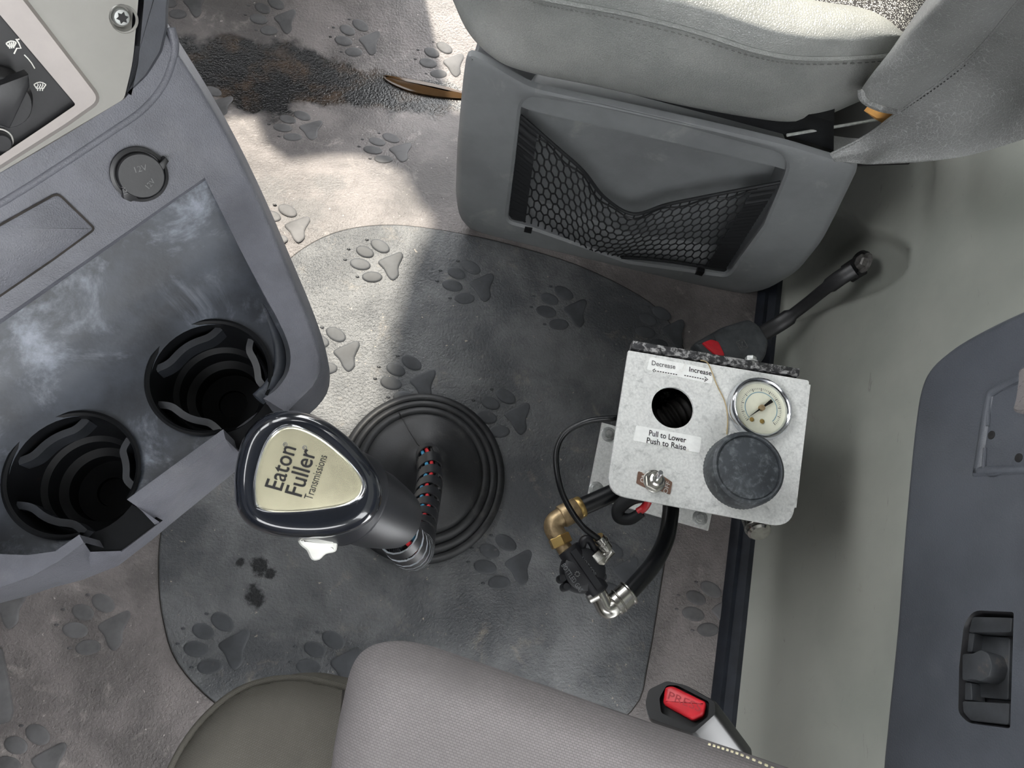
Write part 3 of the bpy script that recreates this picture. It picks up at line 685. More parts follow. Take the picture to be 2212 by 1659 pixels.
for (x, y) in ((616, 960), (658, 967)):
    c = KT(x, y); u2, v2, _ = frame(kn); mk('registered_mark', tube([c+.0011*(math.cos(t)*u2+math.sin(t)*v2) for t in np.linspace(0, 2*math.pi, 17)], .00018, 4), M['greyink'], npl)
    mk('lettering', text_geo('R', KT(x+1, y+2), KT(x+2, y-2), kn), M['greyink'], npl)
# neck below the knob
na, nbk = K(728, 1066, -.020), P(862, 1124, .388)
axn = nrm(nbk-na); Ln = np.linalg.norm(nbk-na)
mk('neck', lathe([(.0285, -.012), (.0295, .006), (.0295, .010), (.0262, .0115), (.0250, Ln*.55), (.0215, Ln*.86), (.0195, Ln*.97), (.0165, Ln)], na, axn, 48), M['satin'], gl, 30)
mk('neck_seam', tube([na+axn*.0112+.0282*(math.cos(t)*frame(axn)[0]+math.sin(t)*frame(axn)[1]) for t in np.linspace(0, 2*math.pi, 49)], .0013, 8), M['satin'], gl)
# white range selector under the knob
swp = [K(x, y, -.018) for x, y in ((645, 1166), (660, 1156), (700, 1152), (728, 1160), (729, 1180), (724, 1192), (704, 1197), (690, 1209), (674, 1209), (664, 1190), (650, 1178))]
swp = cr(swp, 3, True)
mk('selector_switch', loft([swp-kn*.009, swp-kn*.001, inset(swp, kn, .0008)+kn*.001, inset(swp, kn, .003)+kn*.0014], True, True, True), M['white'], gl, 50)
sw2 = cr([K(x, y, -.016) for x, y in ((654, 1166), (712, 1166), (718, 1180), (690, 1186), (668, 1182))], 3, True)
mk('selector_paddle', loft([sw2-kn*.002, sw2+kn*.001, inset(sw2, kn, .0015)+kn*.0018], True, True, True), M['white'], gl, 50)

# ================================================================== AIR CONTROL BOX
ZB = .25
bx = root('air_control_box', 'bare metal control box with pressure gauge, black knob and toggle switch', 'control box', P(1400, 1040, .003))
Bp = lambda x, y, d=0.: P(x, y, ZB+d)
pl = rnd([(1357, 757), (1748, 822), (1711, 1141), (1309, 1066)], [3, 6, 46, 46], 7)
hc = P(1453, 880, ZB); hr = np.linalg.norm(P(1498, 880, ZB)-hc)
hol = [pxl(p) for p in circ(hc, hr, 40)]
g = sheet([tuple(p) for p in pl], [hol], lambda x, y: Bp(x, y)); 
pl3 = np.array([Bp(*p) for p in pl]); h3 = np.array(circ(hc, hr, 40))
fp = mk('face_plate', join(g, loft([pl3, pl3-Z3*.003]), loft([h3, h3-Z3*.003]), sheet([tuple(p) for p in pl], [hol], lambda x, y: Bp(x, y)-Z3*.003)), M['steel'], bx, 30)
# folded side flanges
def flange(name, a, b, drop, inn):
    a, b = Bp(*a)-Z3*.0002, Bp(*b)-Z3*.0002; t = nrm(b-a); m_ = A(-t[1], t[0], 0)*inn
    mk(name, loft([[a, a+m_*.002, b+m_*.002, b], [a-Z3*drop, a+m_*.002-Z3*drop, b+m_*.002-Z3*drop, b-Z3*drop]], True, True, True), M['steel'], bx)
flange('side_flange', (1747, 830), (1716, 1095), .035, 1)
ex = nrm(Bp(1748, 822)-Bp(1357, 757)); ey = A(-ex[1], ex[0], 0)
# rear bracket and post
bk = [Bp(1368, 747), Bp(1729, 806)]
bo = ey*.0088
bq = np.array([Bp(*q, .002) for q in ((1365, 752), (1727, 811), (1729, 796), (1368, 735))])
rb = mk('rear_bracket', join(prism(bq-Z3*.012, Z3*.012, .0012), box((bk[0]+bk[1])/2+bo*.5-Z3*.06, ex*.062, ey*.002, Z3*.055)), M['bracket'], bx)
bp0 = [P(*q, .004) for q in ((1299, 914), (1268, 1073), (1528, 1147), (1562, 985))]
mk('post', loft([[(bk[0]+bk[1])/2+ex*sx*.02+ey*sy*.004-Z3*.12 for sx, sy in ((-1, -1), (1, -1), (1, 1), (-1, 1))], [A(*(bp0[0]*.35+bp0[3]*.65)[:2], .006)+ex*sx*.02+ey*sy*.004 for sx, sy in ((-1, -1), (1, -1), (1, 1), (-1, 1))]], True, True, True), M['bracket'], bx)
hexbolt('bolt', Bp(1625, 780)-Z3*.004, ey, .0055, bx, M['zinc'])
mk('base_plate', prism(np.array(bp0), Z3*.004, .0008), M['steel'], bx)
for q in ((1314, 938), (1288, 1057), (1512, 1119)): hexbolt('bolt', P(*q, .008), Z3, .0052, bx, M['zinc'], .0095)
# corrugated hose seen through the hole
ch = cr([P(1380, 965, .15), P(1425, 918, .19), P(1478, 884, .20), P(1545, 860, .18)], 40)
rr = [.0125+.0016*math.sin(i*.9) for i in range(len(ch))]
mk('corrugated_hose', tube(ch, rr, 18), simple('dusty corrugated rubber', (62, 60, 58), .5), bx, 70)
mk('inner_shroud', loft([[P(x, y, .235) for x, y in ((1368, 790), (1740, 850), (1712, 1080), (1345, 1010))], [P(x, y, .10) for x, y in ((1368, 830), (1650, 870), (1640, 1040), (1345, 1000))]], True, False, True), M['frame'], bx)
# gauge
gc = Bp(1639, 885); gr = np.linalg.norm(Bp(1705, 885)-gc)
ga = nrm(A(.03, -.02, 1))
ge = mk('gauge', lathe([(gr*1.02, 0), (gr, .005), (gr*.97, .008), (gr*.91, .0095), (gr*.85, .0085), (gr*.81, .0062), (gr*.80, .0045)], gc, ga, 64, False, False), M['chrome'], bx, 60)
mk('dial', lathe([(gr*.82, .0040), (gr*.82, .0046)], gc, ga, 48), M['dial'], ge)
dz = .0048
gu = nrm(P(1660, 870, ZB)-gc); gv = np.cross(Z3, gu)
gx = nrm(ex-np.dot(ex, ga)*ga); gy = np.cross(ga, gx)
G = lambda r, an: gc+ga*dz+r*gr*(math.cos(an)*gx+math.sin(an)*gy)
tk = []
for k in range(51):
    an = math.radians(226-k*5.4); l = .1 if k % 5 == 0 else .055
    tk.append(polyline_geo([G(.66, an), G(.66-l, an)], .0004 if k % 5 else .0007, ga, .0002))
mk('scale_marks', join(*tk), M['greyink'], ge)
mk('scale_ring', polyline_geo([G(.52, math.radians(a)) for a in np.linspace(226, -44, 60)], .0005, ga, .0002), M['bluew'], ge)
nd = math.atan2(np.dot(Bp(1606, 908)-gc, ey), np.dot(Bp(1606, 908)-gc, ex))
nl = lambda r, an, h: G(r, an)+ga*h
mk('needle', join(loft([[nl(.62, nd, .0015), nl(.03, nd+1.57, .0015), nl(.05, nd+3.14, .0015), nl(.03, nd-1.57, .0015)], [nl(.62, nd, .002), nl(.03, nd+1.57, .002), nl(.05, nd+3.14, .002), nl(.03, nd-1.57, .002)]], True, True, True),
                  loft([[nl(.1, nd+3.14-.3, .0015), nl(.44, nd+3.14-.13, .0015), nl(.44, nd+3.14+.13, .0015), nl(.1, nd+3.14+.3, .0015)], [nl(.1, nd+3.14-.3, .002), nl(.44, nd+3.14-.13, .002), nl(.44, nd+3.14+.13, .002), nl(.1, nd+3.14+.3, .002)]], True, True, True)), M['ink'], ge)
mk('needle_hub', lathe([(gr*.095, 0), (gr*.095, .003), (gr*.06, .0034)], G(0, 0), ga, 20), M['brass'], ge)
for q in ((1619, 909), (1641, 913)): mk('dial_rivet', lathe([(.0022, 0), (.0021, .0007), (.0014, .001)], Bp(*q)+ga*dz, ga, 16), M['brassy'], ge)
mk('lens', lathe([(gr*.83, .0068), (gr*.83, .0072)], gc, ga, 48), M['glass'], ge)
# big black regulator knob
kz = .034
ka, kb_ = Bp(1585, 1022), P(1619, 1009, ZB+kz); ka = A(kb_[0], kb_[1], ZB)
krr = np.linalg.norm(P(1698, 1011, ZB+kz)-kb_)
mk('knob_base', lathe([(krr*.86, 0), (krr*.86, .012)], ka, Z3, 48), M['steel'], bx)
seg = 120; Vk = []; pk = [(.97, .008), (1.0, .010), (1.0, kz-.006), (.97, kz-.002), (.90, kz), (.865, kz-.0004), (.85, kz-.0026), (.832, kz-.0022), (.80, kz-.0016)]
for i, (r, h) in enumerate(pk):
    for k in range(seg):
        q = r*krr*(1-(.018 if (k % 2 and i in (1, 2)) else 0)); t = 2*math.pi*k/seg; Vk.append((ka[0]+q*math.cos(t), ka[1]+q*math.sin(t), ZB+h))
Fk = [(i*seg+k, i*seg+(k+1) % seg, (i+1)*seg+(k+1) % seg, (i+1)*seg+k) for i in range(len(pk)-1) for k in range(seg)]+[tuple((len(pk)-1)*seg+k for k in range(seg))]
M['knobcap'] = simple('scuffed black knob', (50, 54, 58), .55, bs=500, bst=.1, var=.12, vs=40, dust=(112, 118, 121), dlo=.46, dhi=.82, ds=120)
mk('regulator_knob', (Vk, Fk), M['knobcap'], bx, 40)
# stickers and their print
def sticker(poly, lines):
    p3 = np.array([Bp(*p) for p in rnd(poly, 4, 3)]); o = mk('sticker', prism(p3+Z3*.0001, Z3*.0005), M['sticker'], bx)
    for t, a, b, h, mt in lines: mk('lettering', text_geo(t, Bp(*a)+Z3*.0006, Bp(*b)+Z3*.0006, Z3, height=h, weight=.012), M[mt], o)
    return o
s1 = sticker([(1404, 771), (1541, 799), (1537, 830), (1397, 799)], [('Decrease', (1407, 789), (1458, 798), .0050, 'greyink'), ('Increase', (1488, 803), (1536, 812), .0052, 'ink')])
dash = []
for i in range(9):
    t = i/8; dash.append(polyline_geo([Bp(1414+t*45, 801+t*8, .0006), Bp(1414+t*45+3.5, 801+t*8+.6, .0006)], .0009, Z3))
    dash.append(polyline_geo([Bp(1478+t*44, 811+t*8.5, .0006), Bp(1478+t*44+3.5, 811+t*8.5+.6, .0006)], .0009, Z3))
dash.append(polyline_geo([Bp(1522, 814, .0006), Bp(1529, 820, .0006), Bp(1521, 824, .0006)], .0008, Z3))
dash.append(polyline_geo([Bp(1415, 797, .0006), Bp(1410, 800, .0006), Bp(1413, 804, .0006)], .0008, Z3))
mk('arrow_print', join(*dash), M['ink'], s1)
sticker([(1374, 919), (1515, 945), (1511, 979), (1368, 952)], [('Pull to Lower', (1401, 941), (1481, 957), .0056, 'ink'), ('Push to Raise', (1396, 957), (1481, 973), .0056, 'ink')])
# toggle switch
tc = Bp(1412, 1040)
tp_ = mk('switch_plate', prism(np.array([Bp(*p) for p in rnd([(1378, 1018), (1402, 1026), (1422, 1022), (1452, 1042), (1447, 1069), (1424, 1060), (1402, 1058), (1374, 1044)], 3, 3)])+Z3*.0001, Z3*.0008), simple('tarnished plate', (142, 112, 98), .4, .6, var=.1, vs=200), bx)
mk('lettering', text_geo('ON', Bp(1390, 1044)+Z3*.001, Bp(1396, 1025)+Z3*.001, Z3, height=.0042), M['whiteprint'], tp_)
mk('lettering', text_geo('OFF', Bp(1440, 1068)+Z3*.001, Bp(1447, 1043)+Z3*.001, Z3, height=.0042), M['whiteprint'], tp_)
tg = mk('toggle_switch', join(lathe([(.0103, .0008), (.0103, .0018), (.0095, .0022)], tc, Z3, 32), lathe([(.0088, .002), (.0088, .0055), (.008, .0062)], tc, Z3, 6), lathe([(.0062, .005), (.0062, .0105), (.0045, .0115)], tc, Z3, 28)), M['nickel'], bx, 30)
mk('bat_lever', tube([tc+Z3*.010, tc+Z3*.014+A(.0, .001, 0), tc+Z3*.019+A(.0, .0025, 0), tc+Z3*.023+A(.0, .0035, 0)], [.0022, .0023, .0027, .0022], 12), M['chrome'], tg)
# fitting under the right corner
fc = P(1632, 1128, .20); fd = nrm(P(1634, 1160, .20)-fc)
mk('push_fitting', lathe([(.012, -.012), (.012, .004), (.0128, .005), (.0128, .008), (.0118, .009), (.0112, .013), (.009, .015)], fc, fd+A(0, 0, .7), 28), M['nickel'], bx)
# dead grass blade on the plate
gb = cr([Bp(1514, 778, .009), Bp(1530, 786, .004), Bp(1548, 830, .002), Bp(1566, 868, .003), Bp(1572, 905, .0015), Bp(1570, 938, .001)], 6)
tag(mk('grass_blade', tube(gb, .0006, 5), simple('dry straw', (176, 156, 118), .8)), 'dry straw blade lying across the metal control box', 'straw')

# ================================================================== AIR VALVE AND LINES
zv = .16
av = root('air_valve', 'black air valve with brass and nickel elbows hanging beside the control box', 'valve', P(1260, 1230, .12))
VP = lambda x, y, d=0.: P(x, y, zv+d)
vax = nrm(VP(1296, 1290)-VP(1226, 1190)); vs_ = np.cross(Z3, vax)
vc = VP(1260, 1232)
sc1 = np.linalg.norm(VP(1360, 1232)-VP(1260, 1232))/100   # metres per pixel here
mk('body', lathe([(20*sc1, -56*sc1), (25*sc1, -54*sc1), (25*sc1, -40*sc1), (24*sc1, 0), (25*sc1, 40*sc1), (25*sc1, 54*sc1), (20*sc1, 57*sc1)], vc, vax, 32), M['satin'], av, 40)
mk('diaphragm_housing', lathe([(44*sc1, -.016), (47*sc1, -.012), (47*sc1, .002), (43*sc1, .007), (30*sc1, .010)], vc, Z3, 40), M['satin'], av, 30)
mk('rib', box(vc+Z3*.012, vax*46*sc1, vs_*7*sc1, Z3*.004), M['satin'], av)
for k, (dx, dy) in enumerate(((-46, 18), (-38, 36), (42, -22), (40, 14))):
    c = VP(1260+dx, 1232+dy); mk('lug', lathe([(9*sc1, -.012), (9*sc1, .004), (7*sc1, .006)], c, Z3, 14), M['satin'], av)
hn = lathe
ztop = .0172
def vtext(t, a, b, h):
    mk('lettering', text_geo(t, VP(*a, .0138), VP(*b, .0138), Z3, height=h), M['emboss'], av)
vtext('NOT FOR', (1252, 1208), (1282, 1247), .0048); vtext('BOTTLED GAS', (1212, 1222), (1252, 1280), .0048)
mk('gear_mark', tube([VP(1247+0, 1240, .0165)+.0022*(math.cos(t)*ex+math.sin(t)*ey)*(1.2 if i % 2 else .8) for i, t in enumerate(np.linspace(0, 2*math.pi, 17))], .0004, 5), M['greyink'], av)
def tcyl(a, b, r, seg=28): return lathe([(r*.93, 0), (r, .001), (r, np.linalg.norm(b-a)-.001), (r*.93, np.linalg.norm(b-a))], a, nrm(b-a), seg)
# brass elbow
pj = VP(1197, 1128)
be = mk('brass_elbow', join(tube(cr([VP(1240, 1103), VP(1214, 1116), VP(1198, 1128), VP(1196, 1142), VP(1206, 1160)], 5), 21*sc1, 20), tcyl(VP(1212, 1117), VP(1248, 1098), 25*sc1)), M['brass'], av, 40)
mk('release_collar', tcyl(VP(1246, 1099), VP(1258, 1093), 24*sc1), M['brassy'], be)
mk('hex_nut', tcyl(VP(1206, 1158), VP(1215, 1178), 25*sc1, 6), M['brassy'], av, 20)
mk('thread', tcyl(VP(1213, 1174), VP(1224, 1192), 17*sc1), M['brass'], av)
# nickel elbow to the big hose
ne = mk('nickel_elbow', join(tube(cr([VP(1289, 1276), VP(1300, 1298), VP(1310, 1316), VP(1322, 1314), VP(1340, 1299)], 5), 19*sc1, 20), tcyl(VP(1326, 1308), VP(1358, 1280), 25*sc1), tcyl(VP(1283, 1278), VP(1292, 1295), 22*sc1, 6)), M['nickel'], av, 35)
mk('elbow_collar', join(tcyl(VP(1334, 1300), VP(1338, 1297), 27.5*sc1), tcyl(VP(1355, 1283), VP(1360, 1279), 28*sc1)), M['nickel'], ne)
# small push fitting for the pilot tube
mk('pilot_fitting', join(tcyl(VP(1292, 1160, .02), VP(1312, 1186, .012), 13*sc1), tcyl(VP(1298, 1168, .018), VP(1302, 1173, .016), 15*sc1), tcyl(VP(1320, 1186, .010), VP(1296, 1212, .004), 12*sc1), tcyl(VP(1302, 1198, .006), VP(1286, 1212, .004), 18*sc1, 6)), M['nickel'], av, 30)
mk('side_port', tube(cr([VP(1290, 1195, .0), VP(1276, 1168, .004), VP(1262, 1166, .004), VP(1256, 1182, 0)], 5), 9*sc1, 12), M['satin'], av)
def hose(name, pts, r, label, mt='hose', cat='hose'):
    return tag(mk(name, tube(cr(pts, 10), r, 16), M[mt]), label, cat)
hose('air_hose', [P(1470, 1000, .15), P(1400, 1030, .16), P(1335, 1060, .162), P(1250, 1098, zv)], .0092*.75*1.35, 'short thick black air hose entering the brass elbow')
hose('air_hose', [P(1450, 1070, .13), P(1448, 1112, .135), P(1438, 1165, .14), P(1410, 1220, .15), P(1352, 1287, zv)], 20*sc1*.95, 'thick curved black air hose running from the box to the nickel elbow')
hose('pilot_tube', [P(1360, 900, .22), P(1328, 903, .225), P(1270, 910, .22), P(1222, 935, .21), P(1202, 975, .205), P(1205, 1030, .205), P(1222, 1082, .20), P(1256, 1134, .19), P(1296, 1166, .179)], .0029, 'thin black pilot tube looping from the box to the valve', cat='tube')
wl = root('wire_loop', 'looped wire in black sleeving with a red end under the control box', 'wire', P(1365, 1105, .15))
mk('sleeve', tube(cr([P(1405, 1066, .19), P(1366, 1074, .182), P(1338, 1096, .174), P(1338, 1117, .17), P(1362, 1121, .172), P(1386, 1106, .178)], 8), np.linspace(.0082, .0052, 41), 14), M['net'], wl)
mk('red_wire', tube(cr([P(1378, 1106, .178), P(1392, 1096, .182), P(1400, 1080, .19), P(1398, 1066, .2)], 6), .0042, 10), M['redw'], wl)

# ================================================================== PASSENGER SEAT
S0, S1 = P(1000, 490, 0), P(1610, 635, 0)
sa = nrm(S1-S0); sn = nrm(np.cross(sa, Z3)); sn = sn if sn[1] < 0 else -sn      # outward, to the driver
Q = lambda x, y, d=0.: PL(x, y, S0+sn*d, sn)
ps = root('passenger_seat', 'grey vinyl passenger seat with a net pocket in its plastic base', 'seat', P(1300, 560, 0.))
pob = [(1009, 108), (999, 180), (987, 320), (984, 420), (992, 472), (1022, 502), (1150, 540), (1350, 588), (1500, 621), (1600, 637), (1655, 627), (1722, 588), (1775, 522), (1803, 468), (1832, 408), (1858, 354), (1790, 336), (1700, 308), (1560, 275), (1358, 230), (1234, 203), (1150, 184), (1112, 164), (1060, 132)]
pob = np.array(rnd(pob, 22, 3))
rec = np.array(rnd([(1128, 205), (1290, 230), (1480, 274), (1712, 336), (1650, 486), (1572, 593), (1358, 563), (1150, 490), (1096, 476), (1112, 350)], [34, 0, 0, 46, 0, 14, 0, 14, 14, 0], 5))
inner_o = np.array([p for p in pob])
def inset2(poly, d):
    q = np.array([[p[0], p[1], 0.] for p in poly]); return inset(q, Z3, d)[:, :2]
p1 = inset2(pob, 6); p2 = inset2(pob, 13)
rec2 = inset2(rec, -7)
rin = inset2(rec, 9)
T = lambda poly, d: [Q(*p, d) for p in poly]
rim3 = np.array(T(pob, 0.))
rsh = (rim3-sn*.004)*A(1, 1, .86)
geo = join(loft([rsh-sn*.36, rsh, rim3-sn*.004, rim3-sn*.001, T(p1, .003), T(p2, .004)], True, True, False),
           sheet([tuple(p) for p in p2], [[tuple(p) for p in rec2]], lambda x, y: Q(x, y, .004), 40),
           loft([T(rec2, .004), T(rec, .001), np.array(T(rec, 0))-sn*.018, np.array(T(rin, 0))-sn*.036], True, False, False))
mk('base_panel', geo, M['pocket'], ps, 35)
mk('pocket_back', sheet([tuple(p) for p in rin], [], lambda x, y: Q(x, y, .0)-sn*.036), M['pocket'], ps)
# net
topc = cr([(1122, 258), (1150, 280), (1215, 332), (1262, 372), (1305, 424), (1368, 460), (1440, 440), (1530, 424), (1610, 412), (1692, 401)], 6)
botc = cr([(1098, 474), (1140, 490), (1198, 514), (1262, 561), (1285, 562), (1352, 557), (1440, 566), (1510, 579), (1545, 586), (1572, 592)], 6)
def cl(c, u):
    d = np.concatenate([[0], np.cumsum(np.linalg.norm(np.diff(c, axis=0), axis=1))]); u = u*d[-1]; return A(np.interp(u, d, c[:, 0]), np.interp(u, d, c[:, 1]))
def N3(u, v):
    p = cl(topc, u)*(1-v)+cl(botc, u)*v
    bul = .012*math.sin(math.pi*min(max(u, 0), 1))*(.35+.65*math.sin(math.pi*min(v*.9+.1, 1)))
    return Q(p[0], p[1], 0)+sn*(-.005+bul)
cords = []
nu, nv = 27, 10
def hexv(i, j):      # brick-wall hexagons
    return i, j
for j in range(nv+1):
    for i in range(nu*2):
        zig = lambda i, j: .33/nv*(1 if (i+j) % 2 else -1)*.5
        u0, u1 = .07+.86*i/(nu*2), .07+.86*(i+1)/(nu*2)
        v0, v1 = np.clip(j/nv+zig(i, j), 0, 1), np.clip(j/nv+zig(i+1, j), 0, 1)
        cords.append((N3(u0, v0), N3(u1, v1)))
        if (i+j) % 2 and j < nv: cords.append((N3(u0, v0), N3(u0, np.clip((j+1)/nv+zig(i, j+1), 0, 1))))
def stick(a, b, r, s=4):
    if np.linalg.norm(b-a) < 1e-5: return [], []
    u, v, _ = frame(b-a); rg = lambda c: [c+r*(math.cos(2*math.pi*k/s)*u+math.sin(2*math.pi*k/s)*v) for k in range(s)]
    return loft([rg(a), rg(b)])
npk = mk('net_pocket', join(*[stick(a, b, .00105) for a, b in cords]), M['net'], ps, recalc=False)
tag(npk, 'sagging black honeycomb net pocket')
for c, q, r in ((0, 'net_hem', .0022), (1, 'net_hem', .0026)):
    mk(q, tube([N3(u, float(c)) for u in np.linspace(0, 1, 60)], r, 8), M['net'], npk)
mk('net_drawcord', tube([N3(u, .06+.02*math.sin(u*40)) for u in np.linspace(.02, .98, 70)], .0011, 6), M['frame'], npk)
for u0, u1 in ((.0, .075), (.90, .985)):
    rows = []
    for v in np.linspace(.03, 1, 60):
        rp = .0012*math.sin(v*150); rows.append([N3(u, v)+sn*(.0015+rp) for u in np.linspace(u0, u1, 5)])
    mk('elastic_band', loft(rows, False), M['net'], npk, 80)
for q in ((1142, 492), (1512, 584)): mk('net_clip', box(Q(*q)+sn*.002, sa*.005, sn*.003, Z3*.005), M['frame'], npk)
# frame seen in the gap
fr_ = [[Q(x, y)-sn*.009 for x, y in ((1120, 160), (1300, 203), (1500, 255), (1700, 308), (1800, 340))], [Q(x, y)-sn*.009 for x, y in ((1120, 110), (1300, 150), (1500, 200), (1700, 250), (1800, 280))]]
mk('seat_rail', loft([fr_[0], fr_[1], [p-sn*.03 for p in fr_[1]]], False), M['frame'], ps)
gp = [P(x, y, .283) for x, y in ((1690, 296), (1700, 200), (1960, 110), (2080, 250), (1970, 348), (1850, 352), (1795, 336))]
mk('gap_backing', prism(np.array(gp)-Z3*.006, Z3*.006), M['ink'], ps)  # black sheet added to keep the gap behind the cushion dark
mk('hinge_rod', tube([P(1700, 292, .318), P(1850, 266, .325), P(1930, 252, .33)], .0016, 8), M['zinc'], ps)
# cushion
def rowz(pts, z): return [P(x, y, (z[i] if hasattr(z, '__len__') else z)) for i, (x, y) in enumerate(pts)]
r0 = rowz([(1020, -110), (1040, -40), (1070, 20), (1120, 70), (1200, 100), (1320, 140), (1500, 180), (1690, 215), (1770, 215), (1860, 195), (1930, 170)], .318)
mk('sun_block_plate', loft([r0, [p+A(.02, .3, 0) for p in r0]], False), M['frame'], ps)  # black plate added to stop sun passing under the hollow cushion
r1 = rowz([(952, -70), (978, 0), (1013, 72), (1070, 128), (1140, 156), (1290, 187), (1500, 233), (1680, 262), (1760, 258), (1855, 220), (1930, 190)], .322)
r2 = rowz([(968, -120), (1000, -55), (1050, 10), (1105, 62), (1170, 96), (1300, 130), (1500, 178), (1680, 210), (1775, 208), (1880, 188), (1960, 155)], .368)
r3 = rowz([(1010, -160), (1060, -100), (1110, -40), (1155, -10), (1225, 6), (1350, 29), (1500, 67), (1640, 111), (1750, 126), (1905, 120), (2000, 105)], .42)
r4 = rowz([(1100, -190), (1150, -140), (1210, -80), (1270, -55), (1340, -32), (1440, -10), (1560, 18), (1690, 58), (1800, 78), (1930, 82), (2010, 70)], .44)
r5 = rowz([(1380, -250), (1420, -200), (1460, -150), (1510, -100), (1560, -70), (1640, -30), (1740, 3), (1850, 22), (1908, 44), (1957, 76), (2010, 90)], .443)
cu_ = mk('cushion', surf([r0, r1, r2, r3], 5, 6), M['vinyl'], ps, 70)
mk('cushion_top', surf([r3, [a*.6+b*.4+Z3*.006 for a, b in zip(r3, r4)], r4, r5, [p-Z3*.012+A(.005, .02, 0) for p in r5]], 5, 5), M['vinyl'], cu_, 70)
sm3 = cr(r3, 8)
mk('piping', tube(sm3+Z3*.0005+sn*.001, .0022, 8), M['vinyl'], cu_)
sth = cr([p-Z3*.006+sn*.0012 for p in r3], 20)
mk('stitching', join(*[stick(sth[i], sth[i+1], .0005) for i in range(0, len(sth)-1, 2)]), simple('grey thread', (92, 92, 90), .8), cu_)
r6 = [p+A(.02, .16, .004) for p in r5]
mk('seat_fabric', surf([[p-Z3*.004 for p in r5], [(a+b)/2+Z3*.008 for a, b in zip(r5, r6)], r6], 4, 6), M['fabric'], ps, 70)
# backrest
z0 = (.70, .64, .575, .505, .45, .405)
s0 = rowz([(2210, -220), (2125, -105), (2036, 0), (1962, 76), (1893, 153), (1862, 192)], z0)
sm1 = rowz([(2150, -220), (2075, -105), (2000, 0), (1940, 85), (1890, 160), (1866, 200)], [z-.05 for z in z0])
s1 = rowz([(2290, -220), (2205, -105), (2115, 0), (2035, 90), (1955, 165), (1890, 222)], [z+.018 for z in z0])
s2 = rowz([(2380, -220), (2290, -105), (2200, 0), (2115, 102), (2030, 176), (1946, 238)], [z+.004 for z in z0])
bk_ = mk('backrest', surf([sm1, s0, s1, s2], 5, 6), M['vinyl2'], ps, 70)
mk('hem', tube(cr([s0[-1], rowz([(1868, 214)], .40)[0], rowz([(1905, 232)], .395)[0], s2[-1]], 5), .004, 8), M['vinyl2'], bk_)
fl = [s2[-1], P(1872, 293, .352), P(1793, 334, .326)]
e2_ = s2+fl[1:]
mid = rowz([(2440, 60), (2330, 60), (2260, 130), (2170, 215), (2070, 262), (1955, 290), (1880, 322), (1798, 341)], (.66, .60, .54, .475, .43, .385, .347, .324))
bot = rowz([(2440, 240), (2330, 262), (2214, 300), (2100, 334), (2000, 349), (1890, 355), (1850, 353), (1803, 346)], (.60, .55, .49, .44, .40, .36, .335, .322))
und = [p-Z3*.04+A(.03, .06, 0) for p in bot]
mk('backrest_side', surf([e2_, mid, bot, und], 5, 6), M['vinyl2'], bk_, 70)
mk('piping', tube(cr(e2_, 8)+Z3*.0005, .0014, 8), M['vinyl2'], bk_)
of = [p+A(.008, -.004, 0) for p in e2_]; sth = cr([a*.93+b*.07+Z3*.0015 for a, b in zip(e2_, mid)], 24)
mk('stitching', join(*[stick(sth[i], sth[i+1], .0007) for i in range(0, len(sth)-1, 2)]), M['ink'], bk_)
fm = [P(x, y, z) for x, y, z in ((1882, 220, .385), (1910, 236, .385), (1945, 238, .386), (1938, 247, .375), (1926, 250, .37), (1905, 238, .375))]
mk('exposed_foam', prism(np.array(fm)-Z3*.012, Z3*.012, .001), M['foam'], bk_)

# ================================================================== BELT BUCKLE BY THE WALL
pbk = root('seat_belt_buckle', 'dirty black seat belt buckle with red button on a stalk bolted to the wall', 'buckle', P(1590, 740, .05))
zb = .075
ob = rnd([(1498, 742), (1560, 706), (1618, 688), (1640, 700), (1662, 735), (1655, 768), (1632, 800), (1560, 800)], 9, 4)
o3 = np.array([P(*p, zb) for p in ob])
mk('housing', loft([inset(o3, Z3, .002)-Z3*.022, o3-Z3*.018, o3-Z3*.003, inset(o3, Z3, .002), inset(o3, Z3, .004)+Z3*.0006], True, True, True), M['buckle'], pbk, 40)
rp = rnd([(1540, 722), (1606, 710), (1630, 722), (1640, 752), (1628, 774), (1575, 790), (1556, 760)], 5, 3)
mk('raised_panel', prism(np.array([P(*p, zb) for p in rp]), Z3*.0014, .0006), M['buckle'], pbk)
rbp = rnd([(1512, 745), (1532, 737), (1548, 742), (1562, 772), (1545, 775)], 4, 3)
mk('release_button', prism(np.array([P(*p, zb-.004) for p in rbp]), Z3*.0075, .0015), M['red'], pbk)
em = rnd([(1590, 738), (1606, 733), (1616, 750), (1600, 757)], 3, 3); em3 = np.array([P(*p, zb+.0015) for p in em])
mk('emblem', join(tube(np.vstack([em3, em3[:1]]), .0005, 5), polyline_geo([P(1594, 741, zb+.0015), P(1602, 752, zb+.0015)], .001, Z3), polyline_geo([P(1603, 738, zb+.0015), P(1603, 748, zb+.0015), P(1611, 749, zb+.0015)], .001, Z3)), M['greyink'], pbk)
bw = PW(1872, 566)+wtilt*.004
stp = cr([P(1645, 722, .062), P(1690, 695, .075), P(1735, 662, .10), P(1780, 626, .135), P(1815, 600, bw[2]*.9), PW(1845, 582, .012)], 6)
def strap(path, w, th, up):
    T = np.gradient(path, axis=0); rings = []
    for i, (p, t) in enumerate(zip(path, T)):
        s = nrm(np.cross(t, nrm(O-p))); u = nrm(np.cross(s, t)); q = w[i] if hasattr(w, '__len__') else w
        k = [p+q*math.cos(a)*s+th*math.sin(a)*u for a in np.linspace(0, 2*math.pi, 14, endpoint=False)]; rings.append(k)
    return loft(rings, True, True, True)
wv = [.0105 if i < 9 else (.0075 if i < 20 else .0095) for i in range(len(stp))]
